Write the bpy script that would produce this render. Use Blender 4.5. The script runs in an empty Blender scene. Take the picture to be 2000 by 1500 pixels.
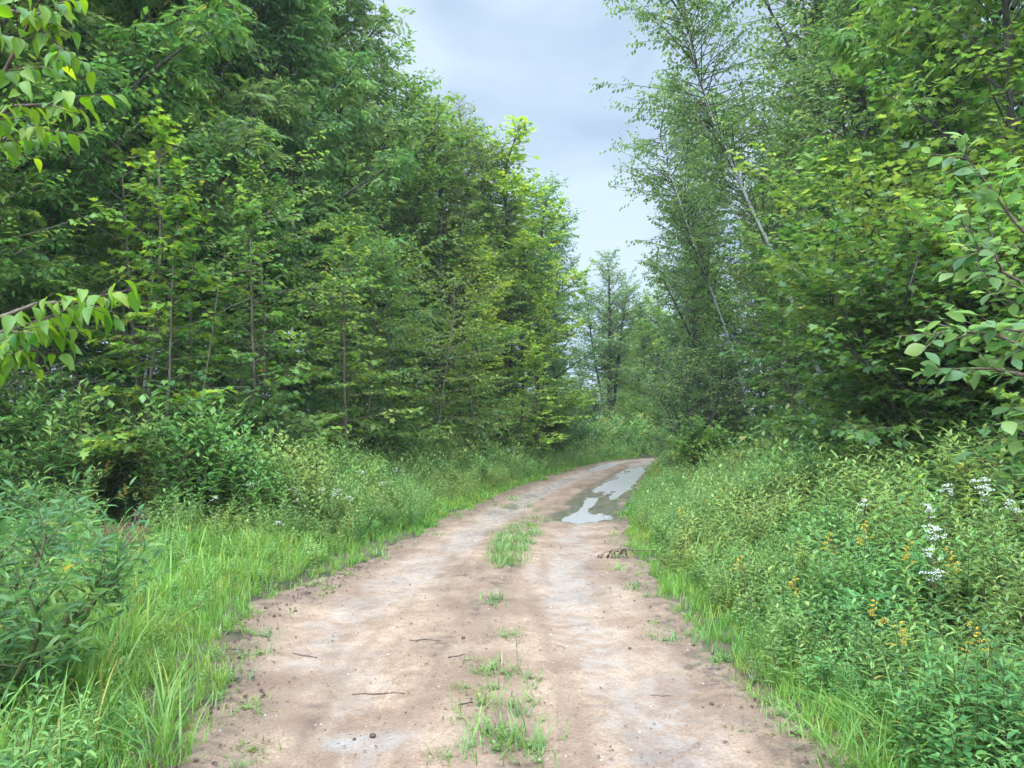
import bpy, math
import numpy as np
from mathutils import Vector

R_ = math.radians
sc = bpy.context.scene
COL = sc.collection
rng = np.random.default_rng(11)

# ------------------------------------------------------------------ camera
CAM_H, FPX, PITCH = 1.6, 1570.0, math.atan(80 / 1570.0)
cam_d = bpy.data.cameras.new("camera")
cam = bpy.data.objects.new("camera", cam_d)
COL.objects.link(cam)
cam.location = (0, 0, CAM_H)
cam.rotation_euler = (math.pi / 2 + PITCH, 0, 0)
cam_d.sensor_width = 36
cam_d.lens = FPX / 2000 * 36
cam_d.clip_start = 0.05
cam_d.clip_end = 3000
sc.camera = cam

# ------------------------------------------------------------------ sky
SUN_EL, SUN_AZ = R_(50), R_(195)
w = bpy.data.worlds.new("World")
sc.world = w
w.use_nodes = True
nt = w.node_tree
nt.nodes.clear()
N, L = nt.nodes.new, nt.links.new
out = N("ShaderNodeOutputWorld")
bg = N("ShaderNodeBackground")
bg.inputs["Strength"].default_value = 0.1
sky = N("ShaderNodeTexSky")
sky.sky_type = 'NISHITA'
sky.sun_disc = False
sky.sun_elevation = SUN_EL
sky.sun_rotation = SUN_AZ
tc = N("ShaderNodeTexCoord")
mp = N("ShaderNodeMapping")
mp.inputs["Scale"].default_value = (1.0, 1.0, 1.9)
L(tc.outputs["Generated"], mp.inputs["Vector"])
n1 = N("ShaderNodeTexNoise")
n1.inputs["Scale"].default_value = 3.4
n1.inputs["Detail"].default_value = 7
n1.inputs["Roughness"].default_value = 0.5
n1.inputs["Distortion"].default_value = 0.5
L(mp.outputs[0], n1.inputs["Vector"])
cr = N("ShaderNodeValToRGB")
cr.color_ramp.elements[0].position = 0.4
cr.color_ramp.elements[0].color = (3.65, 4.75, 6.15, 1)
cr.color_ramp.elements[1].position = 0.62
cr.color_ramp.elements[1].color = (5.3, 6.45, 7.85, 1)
L(n1.outputs["Fac"], cr.inputs["Fac"])
sep = N("ShaderNodeSeparateXYZ")
L(tc.outputs["Generated"], sep.inputs[0])
mr = N("ShaderNodeMapRange")            # overcast sky brightens overhead, boosted above the frame to light the foliage
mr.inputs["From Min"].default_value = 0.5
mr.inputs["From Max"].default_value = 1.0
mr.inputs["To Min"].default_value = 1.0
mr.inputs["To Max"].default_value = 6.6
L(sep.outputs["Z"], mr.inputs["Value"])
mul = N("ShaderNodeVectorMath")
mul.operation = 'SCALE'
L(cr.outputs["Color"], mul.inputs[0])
dt = N("ShaderNodeVectorMath")           # unseen glow added round the sun behind the camera to brighten foliage
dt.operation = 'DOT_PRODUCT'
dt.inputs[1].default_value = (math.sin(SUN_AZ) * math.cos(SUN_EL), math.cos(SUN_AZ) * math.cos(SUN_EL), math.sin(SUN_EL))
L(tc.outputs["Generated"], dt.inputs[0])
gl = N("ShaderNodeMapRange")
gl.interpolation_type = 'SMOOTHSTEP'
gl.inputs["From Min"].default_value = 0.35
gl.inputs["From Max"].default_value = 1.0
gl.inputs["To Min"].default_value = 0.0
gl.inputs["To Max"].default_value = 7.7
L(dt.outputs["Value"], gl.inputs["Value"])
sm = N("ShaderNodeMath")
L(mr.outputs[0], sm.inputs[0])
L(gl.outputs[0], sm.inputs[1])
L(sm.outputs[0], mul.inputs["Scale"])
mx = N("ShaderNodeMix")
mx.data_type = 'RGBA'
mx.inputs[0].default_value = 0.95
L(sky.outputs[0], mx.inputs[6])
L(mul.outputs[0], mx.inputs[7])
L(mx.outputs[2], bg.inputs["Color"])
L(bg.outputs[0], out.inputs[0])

sun_d = bpy.data.lights.new("sun", 'SUN')
sun_d.energy = 1.5
sun_d.angle = R_(22)
sun_d.color = (1.0, 0.96, 0.9)
sun = bpy.data.objects.new("sun", sun_d)
COL.objects.link(sun)
sun.rotation_euler = (math.pi / 2 - SUN_EL, 0, math.pi - SUN_AZ + 0)
sun.location = (-10, -20, 60)
_d = Vector((math.sin(SUN_AZ) * math.cos(SUN_EL), math.cos(SUN_AZ) * math.cos(SUN_EL), math.sin(SUN_EL)))
sun.rotation_euler = _d.to_track_quat('Z', 'Y').to_euler()

sc.view_settings.view_transform = 'Standard'
sc.view_settings.look = 'None'
sc.view_settings.exposure = 0.5
sc.view_settings.gamma = 1.0
sc.cycles.max_bounces = 8
sc.cycles.diffuse_bounces = 6
sc.cycles.transmission_bounces = 8
sc.cycles.glossy_bounces = 2
sc.cycles.volume_bounces = 0


# ------------------------------------------------------------------ helpers
def ray(px, py):
    u, v = (px - 1000) / FPX, (750 - py) / FPX
    c, s = math.cos(PITCH), math.sin(PITCH)
    return np.array([u, c - v * s, s + v * c])          # y forward, z up


def at(px, py, Y):
    """the point seen at photo pixel (px, py) at distance Y in front of the camera"""
    d = ray(px, py)
    return np.array([0, 0, CAM_H]) + d * (Y / d[1])


def on_ground(px, py, z=0.0):
    d = ray(px, py)
    return np.array([0, 0, CAM_H]) + d * ((z - CAM_H) / d[2])


def _hash(ix, iy, seed):
    h = (ix.astype(np.int64) * 374761393 + iy.astype(np.int64) * 668265263 + seed * 974634541) & 0x7fffffff
    h = ((h ^ (h >> 13)) * 1274126177) & 0x7fffffff
    return ((h ^ (h >> 16)) & 0xffff) / 65535.0


def vnoise(x, y, seed=0):
    x, y = np.asarray(x, float), np.asarray(y, float)
    ix, iy = np.floor(x), np.floor(y)
    fx, fy = x - ix, y - iy
    fx, fy = fx * fx * (3 - 2 * fx), fy * fy * (3 - 2 * fy)
    a, b = _hash(ix, iy, seed), _hash(ix + 1, iy, seed)
    c, d = _hash(ix, iy + 1, seed), _hash(ix + 1, iy + 1, seed)
    return (a * (1 - fx) + b * fx) * (1 - fy) + (c * (1 - fx) + d * fx) * fy


def fbm(x, y, seed=0, o=4):
    x, y = np.asarray(x, float), np.asarray(y, float)
    s, a, t = 0, 1, 0
    for k in range(o):
        s = s + a * vnoise(x * 2 ** k, y * 2 ** k, seed + k * 17)
        t += a
        a *= .5
    return s / t * 2 - 1


def sstep(a, b, x):
    t = np.clip((x - a) / (b - a), 0, 1)
    return t * t * (3 - 2 * t)


def norm(v):
    return v / np.maximum(np.linalg.norm(v, axis=-1, keepdims=True), 1e-9)


class Acc:
    """collects triangles; becomes ONE mesh"""

    def __init__(s):
        s.V, s.F, s.m, s.a, s.n = [], [], [], [], 0

    def add(s, V, F, mat=0, var=0.5):
        V, F = np.asarray(V, float).reshape(-1, 3), np.asarray(F, np.int64).reshape(-1, 3)
        s.V.append(V)
        s.F.append(F + s.n)
        s.n += len(V)
        s.m.append(np.broadcast_to(np.asarray(mat, np.int32), (len(F),)))
        s.a.append(np.broadcast_to(np.asarray(var, np.float32), (len(F),)))

    def get(s):
        if not s.V:
            return np.zeros((0, 3)), np.zeros((0, 3), np.int64), np.zeros(0, np.int32), np.zeros(0, np.float32)
        return np.concatenate(s.V), np.concatenate(s.F), np.concatenate(s.m), np.concatenate(s.a)

    def inst(s, tpl, M, T, var=None):
        """tpl = (V,F,mat,var); M (n,3,3) columns are axes, T (n,3)"""
        tv, tf, tm, ta = tpl
        n, k = len(T), len(tv)
        if n == 0:
            return
        V = np.einsum('nij,kj->nki', M, tv) + T[:, None, :]
        F = tf[None] + (np.arange(n) * k)[:, None, None]
        a = np.repeat(ta[None], n, 0)
        if var is not None:
            a = np.clip(a + (np.asarray(var)[:, None] - .5), 0, 1)
        s.add(V.reshape(-1, 3), F.reshape(-1, 3), np.tile(tm, n), a.reshape(-1))

    def mesh(s, name, mats, smooth=False):
        V, F, m, a = s.get()
        me = bpy.data.meshes.new(name)
        me.vertices.add(len(V))
        me.vertices.foreach_set("co", V.astype(np.float32).ravel())
        me.loops.add(len(F) * 3)
        me.loops.foreach_set("vertex_index", F.astype(np.int32).ravel())
        me.polygons.add(len(F))
        me.polygons.foreach_set("loop_start", np.arange(len(F), dtype=np.int32) * 3)
        for x in mats:
            me.materials.append(x)
        me.polygons.foreach_set("material_index", m.astype(np.int32))
        at_ = me.attributes.new("leafvar", 'FLOAT', 'FACE')
        at_.data.foreach_set("value", a.astype(np.float32))
        if smooth:
            me.polygons.foreach_set("use_smooth", np.ones(len(F), dtype=bool))
        me.update(calc_edges=True)
        return me


def obj(name, me, parent=None, color=None, loc=None):
    o = bpy.data.objects.new(name, me)
    COL.objects.link(o)
    if parent is not None:
        o.parent = parent
    if color is not None:
        o.color = (*color, 1)
    if loc is not None:
        o.location = [float(c) for c in loc]
    return o


def tag(o, label, cat, group=None, kind=None):
    o["label"], o["category"] = label, cat
    if group:
        o["group"] = group
    if kind:
        o["kind"] = kind
    return o


def thing(name, loc, label, cat, group=None, rz=0.0, s=1.0, tilt=(0, 0)):
    e = bpy.data.objects.new(name, None)
    COL.objects.link(e)
    e.empty_display_size = .2
    e.location = [float(c) for c in loc]
    e.rotation_euler = (tilt[0], tilt[1], rz)
    e.scale = (s, s, s) if np.isscalar(s) else s
    return tag(e, label, cat, group)


def tube(acc, P, r, sides=6, mat=0, var=.5, cap=False):
    P = np.asarray(P, float)
    n = len(P)
    r = np.broadcast_to(np.asarray(r, float), (n,))
    t = norm(np.gradient(P, axis=0))
    ref = np.array([0, 0, 1.0]) if abs(t[:, 2]).mean() < .8 else np.array([1.0, 0, 0])
    a = norm(np.cross(t, ref))
    b = np.cross(t, a)
    th = np.arange(sides) * 2 * math.pi / sides
    V = P[:, None] + r[:, None, None] * (a[:, None] * np.cos(th)[None, :, None] + b[:, None] * np.sin(th)[None, :, None])
    V = V.reshape(-1, 3)
    i, j = np.meshgrid(np.arange(n - 1), np.arange(sides), indexing='ij')
    j2 = (j + 1) % sides
    q = np.stack([i * sides + j, i * sides + j2, (i + 1) * sides + j2, (i + 1) * sides + j], -1).reshape(-1, 4)
    F = np.concatenate([q[:, [0, 1, 2]], q[:, [0, 2, 3]]])
    if cap:
        c = len(V)
        V = np.concatenate([V, P[-1:]])
        k = (n - 1) * sides
        F = np.concatenate([F, [[k + x, k + (x + 1) % sides, c] for x in range(sides)]])
    acc.add(V, F, mat, var)


def grid_tris(nx, ny):
    i, j = np.meshgrid(np.arange(ny - 1), np.arange(nx - 1), indexing='ij')
    a = (i * nx + j).ravel()
    q = np.stack([a, a + 1, a + nx + 1, a + nx], -1)
    return np.concatenate([q[:, [0, 1, 2]], q[:, [0, 2, 3]]])


# ------------------------------------------------------------------ materials
def newmat(name):
    m = bpy.data.materials.new(name)
    m.use_nodes = True
    nt = m.node_tree
    nt.nodes.clear()
    o = nt.nodes.new("ShaderNodeOutputMaterial")
    return m, nt, nt.nodes.new, nt.links.new, o


def leaf_mat(name, rough=.5, trans=.45, spec=.32, patch=0.0, yellow=.008, use_obj=True, base=(.05, .11, .03), hue=.09, val=(.5, 1.5)):
    m, nt, N, L, o = newmat(name)
    a = N("ShaderNodeAttribute")
    a.attribute_name = "leafvar"
    if use_obj:
        oi = N("ShaderNodeObjectInfo")
        col = oi.outputs["Color"]
    else:
        rgb = N("ShaderNodeRGB")
        rgb.outputs[0].default_value = (*base, 1)
        col = rgb.outputs[0]
    v = a.outputs["Fac"]
    hs = N("ShaderNodeHueSaturation")
    mh = N("ShaderNodeMapRange")
    mh.inputs["To Min"].default_value = .5 + hue * .5
    mh.inputs["To Max"].default_value = .5 - hue * .5
    L(v, mh.inputs["Value"])
    mv = N("ShaderNodeMapRange")
    mv.inputs["To Min"].default_value = val[0]
    mv.inputs["To Max"].default_value = val[1]
    L(v, mv.inputs["Value"])
    L(mv.outputs[0], hs.inputs["Value"])
    L(col, hs.inputs["Color"])
    if patch > 0:                      # different plant species grow in drifts
        g = N("ShaderNodeNewGeometry")
        nz = N("ShaderNodeTexNoise")
        nz.inputs["Scale"].default_value = .9
        nz.inputs["Detail"].default_value = 3
        L(g.outputs["Position"], nz.inputs["Vector"])
        mm = N("ShaderNodeMapRange")
        mm.inputs["From Min"].default_value = .35
        mm.inputs["From Max"].default_value = .65
        mm.inputs["To Min"].default_value = -patch
        mm.inputs["To Max"].default_value = patch
        L(nz.outputs["Fac"], mm.inputs["Value"])
        ad = N("ShaderNodeMath")
        L(mh.outputs[0], ad.inputs[0])
        L(mm.outputs[0], ad.inputs[1])
        L(ad.outputs[0], hs.inputs["Hue"])
    else:
        L(mh.outputs[0], hs.inputs["Hue"])
    mixy = N("ShaderNodeMix")
    mixy.data_type = 'RGBA'
    gt = N("ShaderNodeMath")
    gt.operation = 'GREATER_THAN'
    gt.inputs[1].default_value = 1 - yellow
    L(v, gt.inputs[0])
    L(gt.outputs[0], mixy.inputs[0])
    L(hs.outputs[0], mixy.inputs[6])
    mixy.inputs[7].default_value = (.3, .25, .05, 1)
    c = mixy.outputs[2]
    p = N("ShaderNodeBsdfPrincipled")
    L(c, p.inputs["Base Color"])
    p.inputs["Roughness"].default_value = rough
    p.inputs["Specular IOR Level"].default_value = spec
    tr = N("ShaderNodeBsdfTranslucent")
    h2 = N("ShaderNodeHueSaturation")
    h2.inputs["Hue"].default_value = .485
    h2.inputs["Value"].default_value = 1.7
    h2.inputs["Saturation"].default_value = 1.1
    L(c, h2.inputs["Color"])
    L(h2.outputs[0], tr.inputs["Color"])
    ms = N("ShaderNodeMixShader")
    ms.inputs[0].default_value = trans
    L(p.outputs[0], ms.inputs[1])
    L(tr.outputs[0], ms.inputs[2])
    L(ms.outputs[0], o.inputs[0])
    return m


def noise_mat(name, c1, c2, scale=8, rough=.85, bump=.3, detail=6, stretch=(1, 1, 1), lo=.35, hi=.65, spec=.3):
    m, nt, N, L, o = newmat(name)
    t = N("ShaderNodeTexCoord")
    mp = N("ShaderNodeMapping")
    mp.inputs["Scale"].default_value = stretch
    L(t.outputs["Object"], mp.inputs[0])
    nz = N("ShaderNodeTexNoise")
    nz.inputs["Scale"].default_value = scale
    nz.inputs["Detail"].default_value = detail
    L(mp.outputs[0], nz.inputs["Vector"])
    r = N("ShaderNodeValToRGB")
    r.color_ramp.elements[0].position = lo
    r.color_ramp.elements[1].position = hi
    r.color_ramp.elements[0].color = (*c1, 1)
    r.color_ramp.elements[1].color = (*c2, 1)
    L(nz.outputs["Fac"], r.inputs[0])
    p = N("ShaderNodeBsdfPrincipled")
    L(r.outputs[0], p.inputs["Base Color"])
    p.inputs["Roughness"].default_value = rough
    p.inputs["Specular IOR Level"].default_value = spec
    b = N("ShaderNodeBump")
    b.inputs["Strength"].default_value = bump
    b.inputs["Distance"].default_value = .02
    L(nz.outputs["Fac"], b.inputs["Height"])
    L(b.outputs[0], p.inputs["Normal"])
    L(p.outputs[0], o.inputs[0])
    return m


M_LEAF = leaf_mat("leaf")
M_NEAR = leaf_mat("near_leaf", rough=.42, trans=.5, spec=.4, yellow=.0, val=(.5, 1.4))
M_HERB = leaf_mat("herb_leaf", rough=.5, trans=.4, yellow=.015, patch=.03)
M_GRASS = leaf_mat("grass_blade", rough=.5, trans=.35, yellow=.03, patch=.015, val=(.6, 1.4))
M_STEM = noise_mat("green_stem", (.05, .07, .02), (.09, .08, .03), 20, .7)
M_BARK = noise_mat("grey_brown_bark", (.035, .03, .024), (.11, .095, .075), 14, .9, .6, stretch=(1, 1, .25))
M_TAN = noise_mat("tan_bark", (.065, .05, .035), (.15, .125, .085), 14, .9, .5, stretch=(1, 1, .3))
M_BIRCH = noise_mat("white_birch_bark", (.05, .045, .04), (.46, .44, .4), 9, .7, .25, stretch=(.6, .6, 3), lo=.33, hi=.42)
M_TWIG = noise_mat("dry_twig", (.05, .035, .025), (.14, .1, .07), 30, .9)
M_WHITE = noise_mat("white_petals", (.4, .42, .33), (.62, .62, .53), 60, .8, 0)
M_GOLD = noise_mat("yellow_petals", (.45, .27, .02), (.68, .44, .04), 60, .8, 0)
M_DEAD = noise_mat("dead_leaf", (.045, .025, .018), (.15, .09, .05), 30, .85)
M_CLOD = noise_mat("dark_mud_lump", (.03, .018, .014), (.09, .055, .04), 40, .8, .6)
M_MOUND = noise_mat("bare_red_soil", (.04, .02, .014), (.13, .07, .045), 12, .95, .8)
M_PEBBLE = noise_mat("pebble_stone", (.2, .16, .13), (.42, .37, .33), 25, .75, .2)

# ------------------------------------------------------------------ leaf shapes
def leaf(Ln=1.0, W=.5, seg=3, peak=.4, fold=.25, droop=.15, mat=0, petiole=.08):
    """an oval blade along +y, folded at the midrib, drooping to the tip"""
    t = np.linspace(0, 1, seg + 1)
    e = math.log(.5) / math.log(peak)
    wd = W * .5 * np.sin(math.pi * t ** e)
    y = petiole + t
    z = -droop * t ** 2
    mid = np.stack([0 * t, y, z], -1)
    lf = np.stack([-wd, y, z + fold * wd], -1)[1:-1]
    rt = np.stack([wd, y, z + fold * wd], -1)[1:-1]
    V = np.concatenate([mid, lf, rt]) * Ln
    m = lambda i: i
    l = lambda i: seg + i
    r = lambda i: seg + (seg - 1) + i
    F = []
    for i in range(seg):
        if i == 0:
            F += [[m(0), m(1), l(1)], [m(0), r(1), m(1)]]
        elif i == seg - 1:
            F += [[m(i), m(i + 1), l(i)], [m(i), r(i), m(i + 1)]]
        else:
            F += [[m(i), m(i + 1), l(i + 1)], [m(i), l(i + 1), l(i)], [m(i), r(i), r(i + 1)], [m(i), r(i + 1), m(i + 1)]]
    F = np.array(F)
    return V, F, np.full(len(F), mat, np.int32), np.full(len(F), .5, np.float32)


def rhomb(W=.55, fold=.2, droop=.1):
    V = np.array([[0, .05, 0], [-W / 2, .48, fold * W / 2], [0, 1.05, -droop], [W / 2, .48, fold * W / 2]])
    F = np.array([[0, 2, 1], [0, 3, 2]])
    return V, F, np.zeros(2, np.int32), np.full(2, .5, np.float32)


def maple_leaf():
    pts = [(0, .12), (-.2, .05), (-.5, .22), (-.33, .38), (-.52, .72), (-.2, .66), (0, 1.12), (.2, .66), (.52, .72), (.33, .38), (.5, .22), (.2, .05)]
    V = [(0, .4, 0)] + [(x, y, .12 * abs(x) - .12 * y * y) for x, y in pts]
    n = len(pts)
    F = np.array([[0, 1 + (i + 1) % n, 1 + i] for i in range(n)])
    return np.array(V), F, np.zeros(n, np.int32), np.full(n, .5, np.float32)


def compound(n=7, Lf=.42, W=.16, seg=0):
    """a pinnate leaf: paired leaflets that hang from a drooping rachis"""
    a = Acc()
    t1 = leaf(Lf, W / Lf, 2, .42, .25, .15) if seg else None
    base = rhomb(W / Lf, .25, .12)
    base = (base[0] * Lf, base[1], base[2], base[3])
    tpl = t1 or base
    P, M = [], []
    pairs = n // 2
    for k in range(pairs):
        for sd in (-1, 1):
            t = .3 + .6 * k / pairs
            d = norm(np.array([sd * .9, .55, -.22 - .1 * k]))
            x = norm(np.cross(d, [0, 0, 1.0]))
            z = np.cross(x, d)
            M.append(np.stack([x, d, z], 1))
            P.append([0, t, -.3 * t * t])
    d = norm(np.array([0, .8, -.7]))
    x = norm(np.cross(d, [0, 0, 1.0]))
    M.append(np.stack([x, d, np.cross(x, d)], 1))
    P.append([0, .95, -.28])
    a.inst(tpl, np.array(M), np.array(P), .5 + (rng.random(len(P)) - .5) * .25)
    return a.get()


T_OVAL = leaf(1, .55, 3, .42, .25, .18)
T_OVALN = leaf(1, .54, 6, .4, .5, .42)
T_BROAD = leaf(1, .68, 4, .5, .2, .2)
T_LANCE = leaf(1, .3, 3, .4, .3, .35)
T_LANCEN = leaf(1, .24, 5, .42, .3, .4)
T_RH = rhomb()
T_MAPLE = maple_leaf()
T_ASH = compound(9, .42, .17)


# ------------------------------------------------------------------ trees
def place_leaves(acc, A, B, tpl, size, per_m, droop=.35, flat=.5, spread=.9, var0=.5, varr=.35, r=None):
    """leaves along the twigs A->B"""
    r = r or rng
    ln = np.linalg.norm(B - A, axis=1)
    n = np.maximum(2, (ln * per_m).astype(int)) + 1
    idx = np.repeat(np.arange(len(A)), n)
    k = np.concatenate([np.arange(x) for x in n])
    tt = (k + .6 * r.random(len(k))) / n[idx]
    P = A[idx] + (B - A)[idx] * tt[:, None]
    d = norm(B - A)[idx]
    side = norm(np.cross(d, [0, 0, 1.0]) + 1e-4)
    sg = np.where(k % 2 == 0, 1, -1)[:, None]
    tip = (tt > .85)[:, None]
    ax = norm(d * np.where(tip, 1.0, .55) + side * sg * np.where(tip, .2, spread) + np.array([0, 0, -droop]) + r.normal(0, .28, (len(k), 3)))
    up = norm(np.array([0, 0, 1.0]) + r.normal(0, flat, (len(k), 3)))
    x = norm(np.cross(ax, up))
    z = np.cross(x, ax)
    s = size * r.uniform(.65, 1.25, len(k))
    M = np.stack([x, ax, z], -1) * s[:, None, None]
    tv = np.clip(var0 + r.normal(0, varr * .5, len(A)), 0, 1)          # each spray has its own tone
    v = np.clip(tv[idx] + r.normal(0, .12, len(k)), 0, .965)
    v = np.where(r.random(len(k)) < .005, 1.0, v)
    acc.inst(tpl, M, P, v)


def trunk_line(H, lean, wob, n, r):
    t = np.linspace(0, 1, n)
    ph = r.random(4) * 6
    x = lean[0] * t ** 1.15 + wob * np.sin(t * 5 + ph[0]) * t
    y = lean[1] * t ** 1.15 + wob * np.sin(t * 4 + ph[1]) * t
    return np.stack([x, y, H * t], -1)


def gen_tree(seed, H=12, R=1.9, cb=.12, nb=90, tpl=T_OVAL, size=.1, per_m=14, lean=(0, 0), tr=.09, wob=.15, droop=.12,
             low=2, high=60, sub=.2, ldroop=.35, flat=.5, prof='oval', skip=.1, sides=7, wood=0, base=(0, 0, 0), acc=None, twig_r=.004,
             bare=0.0, spread=.9, varr=.35, flare=True):
    r = np.random.default_rng(seed)
    wacc, lacc = acc or (Acc(), Acc())
    base = np.array(base, float)
    TP = trunk_line(H, lean, wob, 12, r) + base
    tt = np.linspace(0, 1, 12)
    tube(wacc, TP[:11] if prof == 'oval' else TP, (tr * (1 - tt) ** .8 + .008)[:11] if prof == 'oval' else tr * (1 - tt) ** .8 + .008, sides, wood)
    fl = TP[0] + np.array([[0, 0, -.15], [0, 0, .0], [0, 0, .15]])
    if flare:
        tube(wacc, fl, [tr * 1.6, tr * 1.35, tr * .9], sides, wood)
    tA, tB = [], []
    az = r.random() * 6
    for i in range(nb):
        az += 2.4 + r.normal(0, .35)
        if r.random() < skip:
            continue
        u = ((i + r.random()) / nb)
        t = cb + (1 - cb) * u
        if prof == 'oval':
            pr = math.sin(math.pi * (.24 + .64 * u)) ** .6
        elif prof == 'cone':
            pr = (1 - u) ** .8 * .95 + .08
        elif prof == 'vase':
            pr = .45 + .75 * math.sin(math.pi * (.1 + .62 * u))
        else:
            pr = .8 + .2 * math.sin(u * 9) - .55 * max(0, u - .6) / .4
        ln = R * pr * r.uniform(.6, 1.2)
        el = R_(low + (high - low) * u ** 1.3 + r.normal(0, 9))
        p0 = np.array([np.interp(t, tt, TP[:, k]) for k in range(3)])
        d = np.array([math.cos(az) * math.cos(el), math.sin(az) * math.cos(el), math.sin(el)])
        s = np.linspace(0, 1, 5)
        kx = r.normal(0, .07, 2)
        Q = p0 + d * ln * s[:, None] + np.stack([kx[0] * s * s * ln, kx[1] * s * s * ln, -droop * ln * s * s], -1)
        br = max(.006, min(tr * .4, .012 * ln + .002))
        tube(wacc, Q, br * (1 - .8 * s), 4, 1)
        ntw = max(3, int(ln / sub))
        for j in range(ntw):
            q = max(bare, .12) + (1 - max(bare, .12)) * (j + r.random()) / ntw
            pp = np.array([np.interp(q, s, Q[:, k]) for k in range(3)])
            a2 = (1 if j % 2 else -1) * r.uniform(.5, 1.25)
            ca, sa = math.cos(a2), math.sin(a2)
            d2 = np.array([d[0] * ca - d[1] * sa, d[0] * sa + d[1] * ca, d[2] * .5 - droop + r.normal(0, .2)])
            l2 = (.18 + .42 * ln * (1.05 - q)) * r.uniform(.6, 1.2)
            tA.append(pp)
            tB.append(pp + d2 / np.linalg.norm(d2) * l2)
        tA.append(Q[3])
        tB.append(Q[4] + (Q[4] - Q[3]) * .3)
    for q_ in range(5):
        tA.append(TP[-2 if prof == 'oval' else -1] + np.array([0, 0, -.2]))
        tB.append(TP[-2 if prof == 'oval' else -1] + np.array([r.normal(0, .25), r.normal(0, .25), r.uniform(.1, .45)]))
    A, B = np.array(tA), np.array(tB)
    if twig_r:
        for a, b in zip(A, B):
            tube(wacc, [a, b], [twig_r, twig_r * .5], 3, 1)
    place_leaves(lacc, A, B, tpl, size, per_m, ldroop, flat, spread, .45, varr, r)
    return wacc, lacc


def gen_broad(seed, H=12, R=2.4, cb=.1, nl=11, nb=26, tpl=T_RH, size=.12, per_m=13, tr=.09, lean=(0, 0), sub=.18, ldroop=.4, flat=.5, lead=60, low=18, lR=.85, skip=.1, varr=.35):
    """a broadleaf tree: a leader and many ascending limbs, each with a rounded clump of leafy branches"""
    r = np.random.default_rng(seed)
    acc = (Acc(), Acc())
    gen_tree(seed + 1, H * .93, R * .6, max(cb, .3), lead, tpl, size, per_m, lean, tr, .15, .08, 20, 60, sub, ldroop, flat, 'oval', skip, 7, 0, acc=acc, varr=varr)
    az = r.random() * 6
    for k in range(nl):
        u = (k + r.uniform(0, .8)) / nl
        t = cb + (.86 - cb) * u
        az += 2.4 + r.normal(0, .3)
        el = R_(low + (62 - low) * u + r.normal(0, 6))
        Lk = R * (1.0 + .25 * math.sin(math.pi * min(1, u * 1.2 + .15)) - .4 * u) * r.uniform(.75, 1.15)
        p0 = np.array([lean[0] * t ** 1.15, lean[1] * t ** 1.15, H * t])
        hx = Lk * math.cos(el)
        hz = max(.6, Lk * math.sin(el) + .35)
        gen_tree(seed * 31 + k, hz, lR * r.uniform(.75, 1.2), .3, nb, tpl, size, per_m, (math.cos(az) * hx, math.sin(az) * hx), tr * .38, .06, .1, 0, 60, sub, ldroop, flat,
                 'oval', skip, 5, 1, p0, acc, flare=False, varr=varr)
    return acc


class Proto:
    def __init__(s, name, wood, leaves, wmats, lmats, H):
        s.H = H
        s.w = wood.mesh(name + "_trunk", wmats, smooth=True)
        s.l = leaves.mesh(name + "_crown", lmats)
        s.lt = len(s.l.polygons)


PROTO = {}


def add_proto(key, gen, bark, H, lm=None):
    PROTO[key] = Proto(key, gen[0], gen[1], [bark, M_BARK if bark is M_BIRCH else bark], [lm or M_LEAF], H)


def plant(key, name, loc, H, label, cat, color, group=None, rz=None, wide=1.0, parts=("trunk", "crown"), tilt=(0, 0)):
    p = PROTO[key]
    s = H / p.H
    rz = rng.random() * 6.28 if rz is None else rz
    e = thing(name, loc, label, cat, group, rz, (s * wide, s * wide, s), tilt)
    obj(parts[0], p.w, e)
    obj(parts[1], p.l, e, color)
    return e


# colours of the leaves themselves
DARK, MID, BLUE = (.088, .172, .036), (.12, .22, .042), (.092, .188, .05)
LIME, YELL, GREY, OLIVE = (.2, .315, .045), (.27, .355, .04), (.135, .215, .06), (.145, .215, .042)

for k, s in enumerate((3, 14, 25)):
    add_proto(f"ash{k}", gen_broad(s, 12, 2.5, .1 + .06 * k, 13, 22, T_ASH, .25, 8, .085, (.3, .2), .25, .3, .5), M_BARK, 12)
for k, s in enumerate((31, 42, 53)):
    add_proto(f"maple{k}", gen_broad(s, 11, 2.4, .07, 14, 26, T_MAPLE, .115, 12, .08, (.2, -.3), .18, .4, .4, low=10), M_BARK, 11)
for k, s in enumerate((61, 72)):
    add_proto(f"birch{k}", gen_broad(s, 12, 1.9, .3, 11, 22, T_OVAL, .09, 13, .07, (.3, .1), .18, .6, .6, low=35), M_BIRCH, 12)
for k, s in enumerate((81, 92, 97)):
    add_proto(f"far{k}", gen_broad(s, 11, 2.5, .06, 15, 28, T_RH, .125, 14, .08, (.2, .2), .17, .4, .55), M_BARK, 11)
for k, s in enumerate((101, 112)):
    add_proto(f"sapling{k}", gen_tree(s, 5, 1.35, .18, 50, T_MAPLE, .105, 15, (.25, .1), .025, .1, .05, 2, 55, .16, .3, .3, 'cone', .1, 6, twig_r=.0025), M_TAN, 5)
for k, s in enumerate((121, 132)):
    add_proto(f"under{k}", gen_tree(s, 6, 2.0, .2, 48, T_OVAL, .11, 13, (.5, .2), .035, .18, .02, 5, 40, .16, .25, .3, 'vase', .1, 6, twig_r=.003), M_TAN, 6)


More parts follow.
